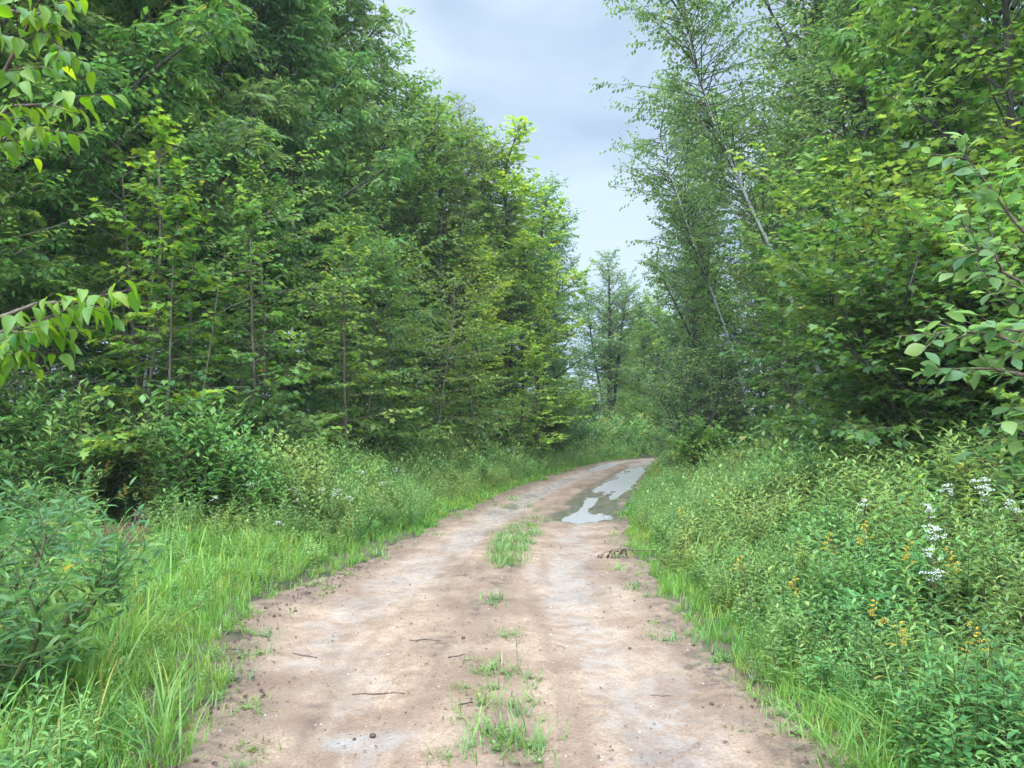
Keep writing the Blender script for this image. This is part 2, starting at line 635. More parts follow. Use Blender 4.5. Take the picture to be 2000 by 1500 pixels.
def gen_shrub(seed, H, spread_, stems, tpl, size, per_m, nb=16, R=.6, sub=.16, wood=0, tr=.018, ldroop=.3, flat=.5, cb=.15, droop=.05):
    r = np.random.default_rng(seed)
    acc = (Acc(), Acc())
    for k in range(stems):
        a = k * 2.4 + r.random()
        rad = spread_ * r.uniform(.3, 1)
        h = H * r.uniform(.65, 1) * (1 - .25 * rad / max(spread_, .01))
        gen_tree(int(r.integers(1e9)), h, R, cb, nb, tpl, size, per_m, (math.cos(a) * rad, math.sin(a) * rad), tr, .08, droop, 10, 60, sub, ldroop, flat,
                 'vase', .08, 5, wood, (math.cos(a) * .08, math.sin(a) * .08, 0), acc, .0025)
    return acc


for k, s in enumerate((201, 212, 223)):
    add_proto(f"shrub{k}", gen_shrub(s, 2.4, .8, 7, (T_OVAL, T_BROAD, T_MAPLE)[k], (.095, .1, .105)[k], 15, 18, .75), M_BARK, 2.4)
add_proto("alder", gen_shrub(240, 3.0, 1.0, 10, T_OVAL, .065, 22, 20, .75), M_BARK, 3.0)
add_proto("willow", gen_shrub(250, 1.5, .75, 9, T_LANCEN, .1, 20, 13, .34, .13, ldroop=.0, flat=.8), M_STEM, 1.5, M_LEAF)
add_proto("bigmaple", gen_shrub(260, 4.6, 2.0, 11, T_MAPLE, .1, 14, 36, 1.3, .16, tr=.03, ldroop=.3, flat=.35, cb=.1), M_BARK, 4.6)
print("leaf tris", sum(p.lt for p in PROTO.values()), {k: p.lt for k, p in PROTO.items()})

# ------------------------------------------------------------------ ground and road
RY = np.array([-6, 0, 3.75, 4.83, 5.8, 6.8, 7.8, 9.3, 11.5, 14.8, 20.9, 27.9, 33.5, 36, 38, 40, 43, 48, 60])
RL = np.array([-1.5, -1.5, -1.5, -1.7, -2.05, -2.25, -2.0, -1.68, -1.42, -.94, .27, 1.95, 3.5, 4.5, 5.9, 8.0, 12, 20, 40])
RR = np.array([1.45, 1.45, 1.47, 1.45, 1.38, 1.34, 1.35, 1.42, 1.6, 2.07, 3.26, 4.76, 5.95, 6.9, 9.5, 13.5, 21, 33, 62])
YF = np.linspace(-6, 60, 1400)
_ker = np.exp(-np.linspace(-2, 2, 25) ** 2)
_ker /= _ker.sum()
_sm = lambda a: np.convolve(np.pad(np.interp(YF, RY, a), 12, 'edge'), _ker, 'valid')
LF, RF = _sm(RL), _sm(RR)
xl = lambda y: np.interp(y, YF, LF)
xr = lambda y: np.interp(y, YF, RF)


def side_s(x, y):
    """distance outside the road edge (negative on the road)"""
    return np.where(x < .5 * (xl(y) + xr(y)), xl(y) - x, x - xr(y))


def edge_n(x, y):
    return .3 * fbm(x * 1.1, y * 1.1, 5, 3) + .09 * fbm(x * 5, y * 5, 9, 2)


def ground_z(x, y):
    s = side_s(x, y) + edge_n(x, y)
    z = -.22 + .25 * sstep(-.3, .22, s) + .10 * sstep(.2, 2.2, s)
    z = z + (.05 * fbm(x * .6, y * .6, 3, 3) + .02 * fbm(x * 3, y * 3, 4, 2)) * sstep(.0, 1.0, s)
    z = z + .25 * fbm(x * .08, y * .08, 8, 2) * sstep(3, 10, s)
    return z


def road_z(x, y):
    w_ = np.maximum(xr(y) - xl(y), .5)
    t = (x - xl(y)) / w_
    z = .015 * np.exp(-((t - .5) / .16) ** 2)
    for c in (.24, .76):
        z = z - .032 * np.exp(-((t - c) / .13) ** 2)
    m = sstep(13.2, 14.2, y) * sstep(33, 29, y) * sstep(.52, .62, t) * sstep(1.02, .93, t)
    fine = .010 * fbm(x * 6, y * 5, 22, 3) + .014 * fbm(x * 7, y * .8, 23, 3) + .006 * fbm(x * 17, y * 15, 24, 3)
    z = z + .012 * fbm(x * 1.1, y * .8, 21, 3) + fine * (1 - .9 * m)
    # the flooded rut: long mud ridges pressed up by wheels, and broken mud between them
    u_ = x - .5 * (xl(y) + xr(y))
    isl = .05 * fbm(u_ * 4.5, y * .2, 31, 2) + .05 * fbm(x * 2.2, y * .7, 35, 4) + .006 * fbm(x * 11, y * 5, 36, 2)
    isl = isl + .03 * np.exp(-((y - 17.5) / 2.6) ** 2) + .006
    z = z - m * (.048 - isl)
    m2 = sstep(28.5, 30.5, y) * sstep(35.5, 34, y) * sstep(.06, .14, t) * sstep(.42, .34, t)
    z = z - m2 * .05
    return z


xs = np.concatenate([np.linspace(-160, -30, 10), np.linspace(-27, -9, 30), np.arange(-8.6, 9.2, .13), np.linspace(9.6, 30, 40), np.linspace(34, 160, 10)])
ys = np.concatenate([np.linspace(-60, -4, 10), np.arange(-3.5, 14, .14), np.arange(14, 44, .3), np.linspace(44.5, 90, 50), np.linspace(95, 260, 10)])
X, Y = np.meshgrid(xs, ys)
Z = ground_z(X, Y)
a = Acc()
a.add(np.stack([X, Y, Z], -1), grid_tris(len(xs), len(ys)))
M_GROUND = noise_mat("forest_soil", (.03, .032, .014), (.085, .06, .035), 3, .95, .6, 8)
o = obj("ground", a.mesh("ground", [M_GROUND], True))
o["kind"] = "structure"

# road sheet
ry = np.concatenate([np.arange(-4, 10, .055), np.arange(10, 22, .08), np.arange(22, 46, .16)])
rt = np.linspace(-.16, 1.16, 90)
Yg, Tg = np.meshgrid(ry, rt, indexing='ij')
Xg = xl(Yg) + Tg * (xr(Yg) - xl(Yg))
Zg = road_z(Xg, Yg)
a = Acc()
a.add(np.stack([Xg, Yg, Zg], -1), grid_tris(len(rt), len(ry)))
me = a.mesh("road", [], True)
trk = np.exp(-((Tg - .25) / .14) ** 2) + np.exp(-((Tg - .77) / .15) ** 2)
lng = fbm(Xg * 5.5, Yg * .55, 52, 4)                                  # streaks drawn out along the wheels
wet = trk * .55 + .5 * fbm(Xg * .7, Yg * .45, 41, 4) + .28 * lng + .18 * fbm(Xg * 5, Yg * 4, 43, 3)
wet = .8 * sstep(.25, .9, wet + .55 * sstep(9, 17, Yg) * trk)
pud = np.exp(-(((Xg + .75) / .22) ** 2 + ((Yg - 4.22) / .11) ** 2) * (1 + .5 * fbm(Xg * 6, Yg * 6, 44, 2)))
wet = np.maximum(wet, np.clip(pud * 1.6, 0, 1))
edge = np.minimum(Tg, 1 - Tg) + .05 * fbm(Xg * 1.2, Yg * 1.2, 49, 3)
org = np.exp(-((Tg - .5 + .03 * fbm(Xg, Yg * .4, 50, 2)) / .1) ** 2) * (.45 + .6 * fbm(Xg * 1.4, Yg * .9, 47, 3)) + sstep(.13, .0, edge) * .95
org = np.clip(org + .3 * fbm(Xg * 4, Yg * 3, 48, 3) * (org > .08) + .45 * sstep(.1, .3, fbm(Xg * 3.0, Yg * 1.2, 53, 5)) + .5 * sstep(.12, .45, -lng) * (1 - wet), 0, 1)
inrut = sstep(13.2, 14.0, Yg) * sstep(33, 29, Yg) * sstep(.5, .6, Tg) * sstep(1.05, .97, Tg)
mud = inrut * sstep(-.06, -.047, Zg) * sstep(.02, -.01, Zg) * (.55 + .45 * sstep(22, 19, Yg))
org = np.maximum(org, .8 * inrut * sstep(.03, .0, Zg) * sstep(-.045, -.02, Zg))
mud = np.maximum(mud, .8 * sstep(.1, .35, fbm(Xg * 2.2, Yg * .8, 54, 3)) * np.exp(-((Tg - .24) / .1) ** 2) * sstep(14, 16, Yg) * sstep(21, 19, Yg))
for nm, arr in (("wet", wet), ("organic", org), ("moss", mud)):
    at_ = me.attributes.new(nm, 'FLOAT', 'POINT')
    at_.data.foreach_set("value", arr.astype(np.float32).ravel())


def road_mat():
    m, nt, N, L, o = newmat("damp_sandy_dirt")
    g = N("ShaderNodeNewGeometry")

    def nz(scale, detail=6, rough=.6, vec=None):
        n = N("ShaderNodeTexNoise")
        n.inputs["Scale"].default_value = scale
        n.inputs["Detail"].default_value = detail
        n.inputs["Roughness"].default_value = rough
        L(vec or g.outputs["Position"], n.inputs["Vector"])
        return n.outputs["Fac"]

    def ramp(v, lo, hi, c1, c2):
        r = N("ShaderNodeValToRGB")
        r.color_ramp.elements[0].position = lo
        r.color_ramp.elements[1].position = hi
        r.color_ramp.elements[0].color = (*c1, 1)
        r.color_ramp.elements[1].color = (*c2, 1)
        L(v, r.inputs[0])
        return r.outputs[0]

    def mix(f, a, b):
        x = N("ShaderNodeMix")
        x.data_type = 'RGBA'
        L(f, x.inputs[0])
        L(a, x.inputs[6]) if hasattr(a, 'links') else None
        if hasattr(b, 'links'):
            L(b, x.inputs[7])
        else:
            x.inputs[7].default_value = (*b, 1)
        return x.outputs[2]

    def attr(n):
        a = N("ShaderNodeAttribute")
        a.attribute_name = n
        return a.outputs["Fac"]

    sand = ramp(nz(1.6, 8), .3, .7, (.165, .096, .056), (.33, .234, .156))
    sp1 = ramp(nz(60, 5, .75), .40, .58, (.66, .62, .6), (1.08, 1.07, 1.06))
    sp2 = ramp(nz(9, 8, .7), .38, .6, (.74, .69, .65), (1.1, 1.08, 1.06))
    ml = N("ShaderNodeMix")
    ml.data_type = 'RGBA'
    ml.blend_type = 'MULTIPLY'
    ml.inputs[0].default_value = 1
    L(sp1, ml.inputs[6])
    L(sp2, ml.inputs[7])
    speck = ml.outputs[2]
    mm = N("ShaderNodeMix")
    mm.data_type = 'RGBA'
    mm.blend_type = 'MULTIPLY'
    mm.inputs[0].default_value = 1
    L(sand, mm.inputs[6])
    L(speck, mm.inputs[7])
    c = mm.outputs[2]
    wa = attr("wet")
    wn = ramp(nz(7, 10, .8), .42, .58, (.12, .12, .12), (1.1, 1.1, 1.1))
    wm = N("ShaderNodeMath")
    wm.operation = 'MULTIPLY'
    L(wa, wm.inputs[0])
    L(wn, wm.inputs[1])
    wt = wm.outputs[0]
    # damp sand is greyer
    c = mix(wt, c, (.24, .2, .17))
    og = attr("organic")
    n2 = ramp(nz(9, 6), .35, .6, (0, 0, 0), (1, 1, 1))
    om = N("ShaderNodeMath")
    om.operation = 'MULTIPLY'
    L(og, om.inputs[0])
    L(n2, om.inputs[1])
    c = mix(om.outputs[0], c, (.085, .05, .032))
    ms = attr("moss")
    n3 = ramp(nz(7, 5), .36, .5, (.25, .25, .25), (1, 1, 1))
    mo = N("ShaderNodeMath")
    mo.operation = 'MULTIPLY'
    L(ms, mo.inputs[0])
    L(n3, mo.inputs[1])
    c = mix(mo.outputs[0], c, (.045, .045, .016))
    p = N("ShaderNodeBsdfPrincipled")
    L(c, p.inputs["Base Color"])
    rr = N("ShaderNodeMapRange")
    rr.inputs["From Min"].default_value = .1
    rr.inputs["From Max"].default_value = .9
    rr.inputs["To Min"].default_value = .9
    rr.inputs["To Max"].default_value = .34
    L(wt, rr.inputs["Value"])
    L(rr.outputs[0], p.inputs["Roughness"])
    b = N("ShaderNodeBump")
    b.inputs["Strength"].default_value = .7
    b.inputs["Distance"].default_value = .012
    hb = N("ShaderNodeMath")
    L(nz(16, 8, .65), hb.inputs[0])
    L(nz(70, 3, .6), hb.inputs[1])
    L(hb.outputs[0], b.inputs["Height"])
    L(b.outputs[0], p.inputs["Normal"])
    L(p.outputs[0], o.inputs[0])
    return m


me.materials.append(road_mat())
o = obj("road", me)
o["kind"] = "structure"

# puddle water in the ruts
def water_mat():
    m, nt, N, L, o = newmat("muddy_water")
    p = N("ShaderNodeBsdfPrincipled")
    p.inputs["Base Color"].default_value = (.25, .225, .21, 1)
    p.inputs["Roughness"].default_value = .36
    p.inputs["Specular IOR Level"].default_value = .75
    L(p.outputs[0], o.inputs[0])
    return m


M_WATER = water_mat()
def water_strip(name, y0, y1, t0, t1, z):
    yy = np.linspace(y0, y1, 60)
    tt = np.linspace(t0, t1, 3)
    Yw, Tw = np.meshgrid(yy, tt, indexing='ij')
    Xw = xl(Yw) + Tw * (xr(Yw) - xl(Yw))
    a = Acc()
    a.add(np.stack([Xw, Yw, np.full_like(Xw, z)], -1), grid_tris(3, 60))
    o = obj(name, a.mesh(name, [M_WATER], True))
    o["kind"] = "structure"
    return o


water_strip("water", 13.4, 33, .55, 1.0, -.05)
water_strip("water", 28.6, 35.4, .08, .42, -.052)


def gz(x, y):
    """top of whatever ground is there"""
    return np.maximum(ground_z(x, y), np.where((side_s(x, y) < .35), road_z(x, y), -9))


# ------------------------------------------------------------------ grass and weeds (nobody could count them)
def rotz(a, s):
    c, n, z = np.cos(a), np.sin(a), np.zeros_like(a)
    s = np.broadcast_to(np.asarray(s, float), a.shape)
    M = np.stack([np.stack([c, -n, z], -1), np.stack([n, c, z], -1), np.stack([z, z, z + 1], -1)], -2)
    return M * s[:, None, None]


def tilt_m(M, amt):
    """shear a little so no two stand quite upright"""
    n = len(M)
    S = np.repeat(np.eye(3)[None], n, 0)
    S[:, 0, 2] = rng.normal(0, amt, n)
    S[:, 1, 2] = rng.normal(0, amt, n)
    return np.einsum('nij,njk->nik', S, M)


def tuft(seed, nbl=16, H=.3, W=.007, spread=.1, seg=3, bend=.8):
    r = np.random.default_rng(seed)
    a = Acc()
    for k in range(nbl):
        az = r.random() * 6.28
        h = H * r.uniform(.5, 1.1)
        b = r.uniform(.25, 1.1) * bend
        t = np.linspace(0, 1, seg + 1)
        o_ = np.array([r.normal(0, spread * .4), r.normal(0, spread * .4), -.02])
        d = np.array([math.cos(az), math.sin(az), 0])
        Pm = o_ + d * (h * b * t ** 1.6 * .95)[:, None] + np.array([0, 0, 1]) * (h * (t - .35 * b * t ** 2.4))[:, None]
        wv = np.cross(d, [0, 0, 1.0])
        wd = W * r.uniform(.6, 1.4) * (1 - t) ** .6
        Lp, Rp = Pm - wv * wd[:, None], Pm + wv * wd[:, None]
        V = np.concatenate([Lp[:-1], Rp[:-1], Pm[-1:]])
        F = []
        for i in range(seg - 1):
            F += [[i, seg + i, seg + i + 1], [i, seg + i + 1, i + 1]]
        F.append([seg - 1, 2 * seg - 1, 2 * seg])
        a.add(V, F, 0, np.clip(.5 + r.normal(0, .15), 0, .96) if r.random() > .03 else 1.0)
    return a.get()


def herb(seed, H=.9, nl=22, tpl=T_LANCE, size=.1, mat=0, stem=True, el=.35, branch=0, top=True):
    """one leafy stalk; slot 0 leaf, slot 1 stem"""
    r = np.random.default_rng(seed)
    a = Acc()
    ln = r.normal(0, .12 * H, 2)
    f = lambda t: np.array([ln[0] * t ** 1.6, ln[1] * t ** 1.6, H * t])
    stems = [(f, 0, 1)]
    P, M, v = [], [], []
    tube(a, [f(t) for t in np.linspace(0, 1, 4)], [.0045, .004, .003, .0015], 3, 1)
    lines = [(f, nl, 1.0)]
    for b in range(branch):
        t0 = r.uniform(.35, .75)
        az = r.random() * 6.28
        bl = H * (1 - t0) * r.uniform(.7, 1)
        p0 = f(t0)
        g = (lambda p0, az, bl: lambda t: p0 + np.array([math.cos(az) * .5 * bl * t, math.sin(az) * .5 * bl * t, bl * .85 * t]))(p0, az, bl)
        tube(a, [g(0), g(1)], [.003, .001], 3, 1)
        lines.append((g, max(5, nl // 3), .75))
    for fn, n, sz in lines:
        az = r.random() * 6
        for k in range(n):
            t = .12 + .88 * (k + r.random() * .6) / n
            az += 2.4
            e = el + r.normal(0, .2) + .5 * t
            d = norm(np.array([math.cos(az), math.sin(az), math.tan(min(e, 1.2)) * .8]))
            x = norm(np.cross(d, [0, 0, 1.0]))
            s = size * sz * r.uniform(.7, 1.2) * (1.1 - .5 * t if top else 1)
            M.append(np.stack([x, d, np.cross(x, d)], 1) * s)
            P.append(fn(t))
            v.append(np.clip(.5 + r.normal(0, .14), 0, .97) if r.random() > .015 else 1.)
    a.inst(tpl, np.array(M), np.array(P), np.array(v))
    return a.get()


def scatter(n, y0, y1, smin, smax, side, near=1.0):
    """random points on a verge, denser close to the camera"""
    u = rng.random(n)
    y = y0 + (y1 - y0) * u ** (1 + .8 * near)
    s = smin + (smax - smin) * rng.random(n)
    x = xl(y) - s if side < 0 else xr(y) + s
    return x, y, s


def clearing(x, y):
    """mown-looking grassy pull-off on the left"""
    return (x < 0) & (y > 3.0) & (y < 10.6) & (x > -6.2 - .1 * y)


def stuff(name, acc, mats, label, cat, color):
    o = obj(name, acc.mesh(name, mats), None, color)
    tag(o, label, cat, None, "stuff")
    return o


def near_mound(x, y):
    f = np.where(y > 2, x / np.maximum(y, .1), 0)
    return (np.abs(f + .483) < .04) & (y > 7.8) & (y < 11.4)


TUFTS = [tuft(300 + k, 16, .26 + .05 * (k % 3), .0065, .12) for k in range(6)]
TUFT_FAR = [tuft(320 + k, 8, .3, .02, .16, 2) for k in range(4)]
TUFT_TALL = [tuft(340 + k, 14, .62, .009, .1, 4, .9) for k in range(4)]

def visible(x, y, m=1.25):
    return (y > 1.5) & (np.abs(x) < y * .637 * m + .8)


def grass_object(side, label):
    g = Acc()
    for (n, y0, y1, s0, s1, tp, hmin, hmax) in (
            (3600, 2.2, 14, -.2, 1.5 if side < 0 else .6, TUFTS, .35, .9), (2600 if side < 0 else 900, 2.2, 12, .8, 4.2, TUFTS, .6, 1.2),
            (2600, 12, 38, -.1, .8, TUFT_FAR, .5, 1.0), (900, 12, 42, .5, 4.5, TUFT_FAR, .8, 1.3), (260, 2.4, 12, .45, 3.2, TUFT_TALL, .6, 1.1)):
        x, y, s = scatter(n, y0, y1, s0, s1, side)
        dens = .5 + .5 * fbm(x * .9, y * .9, 60, 3)
        k = visible(x, y) & (rng.random(n) < .35 + dens * 1.1) & ~(near_mound(x, y) & (rng.random(n) < .85))
        x, y, s = x[k], y[k], s[k]
        sc_ = rng.uniform(hmin, hmax, len(x)) * (.45 + .55 * sstep(-.1, .7, s))
        z = ground_z(x, y)
        for i, t in enumerate(tp):
            q = np.arange(len(x)) % len(tp) == i
            g.inst(t, rotz(rng.random(q.sum()) * 6.28, sc_[q]), np.stack([x, y, z], -1)[q], np.clip(.5 + .25 * fbm(x[q] * .7, y[q] * .7, 61, 2) + rng.normal(0, .07, q.sum()) + (.6 if tp is TUFT_TALL else .45) * (rng.random(q.sum()) < .05), 0, 1))
    return stuff("grass", g, [M_GRASS], label, "grass", (.14, .26, .045))


grass_object(-1, "bright green grass along the left edge of the dirt road and over the pull-off")
grass_object(1, "yellowish green grass fringe along the right edge of the dirt road")

HERB_N = [herb(400 + k, (.85, .75, .95, .6)[k % 4], (26, 22, 30, 18)[k % 4], (T_LANCE, T_LANCE, T_LANCE, T_OVAL)[k % 4], (.14, .165, .125, .11)[k % 4], branch=(2, 0, 3, 3)[k % 4]) for k in range(8)]
HERB_F = [herb(430 + k, .9, 20, (T_RH if k % 2 else (T_RH[0] * np.array([.55, 1, 1]), *T_RH[1:])), .12, branch=2) for k in range(5)]
HERB_FF = [herb(440 + k, .9, 13, (T_RH[0] * np.array([.75, 1, 1]), *T_RH[1:]), .2, branch=2) for k in range(5)]
BROAD_N = [herb(450 + k, .5, 12, T_BROAD, .13, el=.1, branch=2) for k in range(3)]


def weed_h(x, y, s, side):
    if side < 0:
        h = .42 + .3 * np.clip(s - .3, 0, 4)
        h = np.where(clearing(x, y), .3 + .08 * s, h)
    else:
        h = .38 + .26 * np.clip(s - .2, 0, 4)
    return np.minimum(h, 1.35)


def weeds_object(side, label):
    g = Acc()
    for (n, y0, y1, s0, s1, tp) in ((5200, 2.2, 13, .12, 6.0, HERB_N), (1500, 2.4, 12, .1, 4.5, BROAD_N), (5600, 10, 23, .2, 6.5, HERB_F), (3400, 20, 48, .2, 5, HERB_FF)):
        x, y, s = scatter(n, y0, y1, s0, s1, side, .5)
        s2 = s + .35 * fbm(x * .8, y * .8, 70, 2)
        k = visible(x, y, 1.2) & (s2 > .22)
        k &= ~(clearing(x, y) & (rng.random(n) < .6))
        k &= ~near_mound(x, y)
        if side < 0:
            k &= ~((x < xl(y) - 1.2) & (y < 4.2))
        x, y, s = x[k], y[k], s[k]
        h = weed_h(x, y, s, side) * rng.uniform(.45, 1.25, len(x)) * (1 + .45 * fbm(x * .7, y * .7, 71, 2))
        z = ground_z(x, y) - .02
        for i, t in enumerate(tp):
            q = (rng.integers(0, len(tp), len(x)) == i) if False else np.arange(len(x)) % len(tp) == i
            g.inst(t, tilt_m(rotz(rng.random(q.sum()) * 6.28, h[q] / .85), .12), np.stack([x, y, z], -1)[q],
                   np.clip(.47 + .3 * fbm(x[q] * .9, y[q] * .9, 72 + i, 2) + rng.normal(0, .1, q.sum()), 0, 1))
    return stuff("weeds", g, [M_HERB, M_STEM], label, "weeds", (.165, .272, .075))


weeds_object(-1, "tangle of tall green weeds between the left road edge and the trees")
weeds_object(1, "thick bank of tall leafy weeds between the right road edge and the trees")

# ferny undergrowth on the forest floor, one mass per side
LOWT = [herb(470 + k, .7, 14, T_RH, .16, el=.15, branch=3) for k in range(4)]
LE_Y = np.array([3, 5, 9, 13, 17, 22, 28, 32, 36, 40, 45, 60])
LE_X = np.array([-6.4, -7.2, -7.2, -6.3, -5.0, -3.3, -.9, .6, 2.0, 3.6, 5.2, 9])
RE_Y = np.array([3, 7, 10, 14, 18, 24, 30, 36, 42, 60])
RE_X = np.array([4.7, 5.2, 5.7, 6.5, 6.8, 7.2, 8.2, 10.2, 17, 40])
le = lambda y: np.interp(y, LE_Y, LE_X)
re = lambda y: np.interp(y, RE_Y, RE_X)
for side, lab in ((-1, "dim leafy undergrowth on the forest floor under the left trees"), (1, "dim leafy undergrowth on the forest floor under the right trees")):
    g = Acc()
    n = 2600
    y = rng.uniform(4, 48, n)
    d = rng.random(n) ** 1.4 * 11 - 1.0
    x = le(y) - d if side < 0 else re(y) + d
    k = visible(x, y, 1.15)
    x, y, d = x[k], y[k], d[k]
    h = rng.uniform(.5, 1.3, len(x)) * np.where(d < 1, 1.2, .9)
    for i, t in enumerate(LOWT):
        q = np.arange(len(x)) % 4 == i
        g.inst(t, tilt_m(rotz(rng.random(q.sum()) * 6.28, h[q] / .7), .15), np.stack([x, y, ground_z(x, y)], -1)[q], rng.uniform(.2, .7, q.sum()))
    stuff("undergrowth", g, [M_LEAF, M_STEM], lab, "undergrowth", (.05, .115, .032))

# ------------------------------------------------------------------ forest
ORD = ("nearest", "second", "third", "fourth", "fifth", "sixth", "seventh", "eighth", "ninth", "tenth", "eleventh", "twelfth", "thirteenth", "fourteenth", "fifteenth",
       "sixteenth", "seventeenth", "eighteenth", "nineteenth", "twentieth")


def G(x, y):
    return (x, y, float(gz(np.float64(x), np.float64(y))) - .03)


def jit(c, amt=.12):
    k, h = 1 + rng.normal(0, amt * .9), rng.normal(0, amt * .5)
    return (float(c[0] * k * (1 + h)), float(c[1] * k), float(c[2] * k * (1 - h)))


# the trees that make the skyline, each set where the photo shows it
SKY_TREES = [
    ("ash0", "ash_tree", (-5.0, 22.5), 16.5, 1.0, GREY, "tall grey green ash tree whose crown runs off the top beside the sky gap"),
    ("far0", "tree", (-3.7, 25.5), 14.2, 1.15, MID, "dark green tree stepping down the left skyline below the tallest ash"),
    ("birch0", "birch_tree", (-1.9, 28), 13.4, .9, (.14, .19, .04), "thin yellowing birch crown on the left skyline with sky showing through"),
    ("maple1", "maple_tree", (-.15, 30.5), 13.0, 1.15, LIME, "bright lime green maple peak on the left skyline"),
    ("far1", "tree", (1.0, 34), 12.2, 1.1, BLUE, "blue green tree leaning into the sky gap right of the lime maple"),
    ("maple2", "maple_tree", (-1.1, 27.2), 8.0, 1.0, YELL, "yellow green maple glowing at mid height on the left wood edge"),
    ("far2", "tree", (1.9, 37), 10.9, .85, MID, "last tall tree of the left wood beside the far sky notch"),
    ("maple0", "maple_tree", (.3, 29.0), 8.6, 1.1, LIME, "mid height lime maple right of the yellow green one"),
    ("maple0", "maple_tree", (-2.5, 26.6), 12.6, 1.0, OLIVE, "olive maple filling the left skyline between the dark tree and the yellowing birch"),
    ("far2", "tree", (-1.2, 29.5), 12.6, .95, (.15, .23, .05), "soft light green tree right behind the yellowing birch"),
    ("far0", "tree", (9.0, 54), 9.6, 1.1, (.13, .22, .05), "broad fresh green tree filling the gap far behind the lone dark trunk"),
    ("maple2", "maple_tree", (7.3, 44.5), 7.4, 1.0, (.13, .22, .05), "fresh green maple in front and right of the lone dark trunk"),
    ("far1", "tree", (6.6, 52), 9.6, .9, MID, "tree directly behind the lone dark trunk"),
    ("far0", "tree", (7.6, 49), 9.4, 1.0, LIME, "light leafy tree touching the right side of the lone dark trunk"),
    ("far2", "tree", (4.9, 56), 7.0, 1.0, MID, "lower tree left behind the lone dark trunk"),
    ("maple2", "maple_tree", (9.4, 38), 9.6, .9, MID, "mid green maple on the inside of the bend"),
    ("birch0", "birch_tree", (7.9, 22.0), 17.0, 1.3, GREY, "tall thin birch crown with sky glints at the top right of the sky gap"),
    ("birch1", "birch_tree", (9.4, 25.0), 18.0, 1.3, GREY, "second tall thin birch crown behind the first at the upper right"),
    ("far1", "tree", (7.6, 17.5), 14.5, .95, GREY, "tall hazy green tree filling the upper right beside the leaning birches"),
    ("ash1", "ash_tree", (8.0, 14.0), 14.5, 1.0, MID, "tall ash tree above the maple thicket at the upper right"),
    ("maple0", "maple_tree", (7.3, 11.8), 11.5, 1.0, MID, "tall maple with spreading sprays over the maple thicket"),
    ("far2", "tree", (9.6, 21.0), 16.0, 1.1, DARK, "tall dark tree behind the leaning birches at the upper right"),
    ("ash2", "ash_tree", (-7.2, 15.5), 15.0, 1.05, GREY, "broad grey green ash filling the upper left behind the lime saplings"),
    ("far0", "tree", (-8.6, 19.0), 17.0, 1.1, MID, "tall tree filling the top of the frame left of the tallest ash"),
    ("maple0", "maple_tree", (-8.4, 12.0), 12.5, 1.0, OLIVE, "pale olive maple at the upper left behind the hanging lime branch"),
    ("far0", "tree", (5.6, 24), 12.6, .85, GREY, "dull grey green tree behind the leaning birches on the right"),
    ("far1", "tree", (6.4, 29), 10.6, .85, BLUE, "blue green tree on the right skyline just past the leaning birches"),
    ("far2", "tree", (7.7, 34), 10.2, .85, MID, "round green tree on the right skyline above the bend"),
    ("maple1", "maple_tree", (8.1, 45), 9.6, .8, LIME, "light green maple right of the lone dark trunk at the bend"),
    ("far0", "tree", (10.2, 43), 10.5, .9, MID, "mid green tree behind the light green maple at the bend"),
]
for key, nm, (x, y), H, wide, c, lab in SKY_TREES:
    plant(key, nm, G(x, y), H, lab, "tree", jit(c, .05), "skyline trees along the track", None, wide * PROTO[key].H / H * 1.1 if False else wide)

# the lone dark trunk with a thin forked crown at the bend
def forked_tree():
    acc = (Acc(), Acc())
    b = (0, 0, 0)
    gen_tree(701, 11.6, 2.0, .3, 110, T_RH, .15, 16, (.1, 0), .2, .1, .1, 25, 60, .22, .4, .6, 'oval', .12, 7, 0, b, acc)
    gen_tree(702, 10.4, 1.8, .36, 90, T_RH, .15, 16, (1.5, .2), .13, .12, .1, 25, 60, .22, .4, .6, 'oval', .12, 7, 0, b, acc)
    gen_tree(703, 9.6, 1.7, .42, 80, T_RH, .15, 16, (-1.6, .2), .1, .15, .1, 25, 60, .22, .4, .6, 'oval', .12, 7, 0, b, acc)
    return acc


add_proto("forked", forked_tree(), noise_mat("dark_bark", (.02, .018, .015), (.06, .05, .042), 10, .9, .6), 11.6)
plant("forked", "tree", G(5.75, 47.5), 11.4, "lone dark trunked tree with thin forked crown standing at the bend", "tree", GREY, None, 0.4)

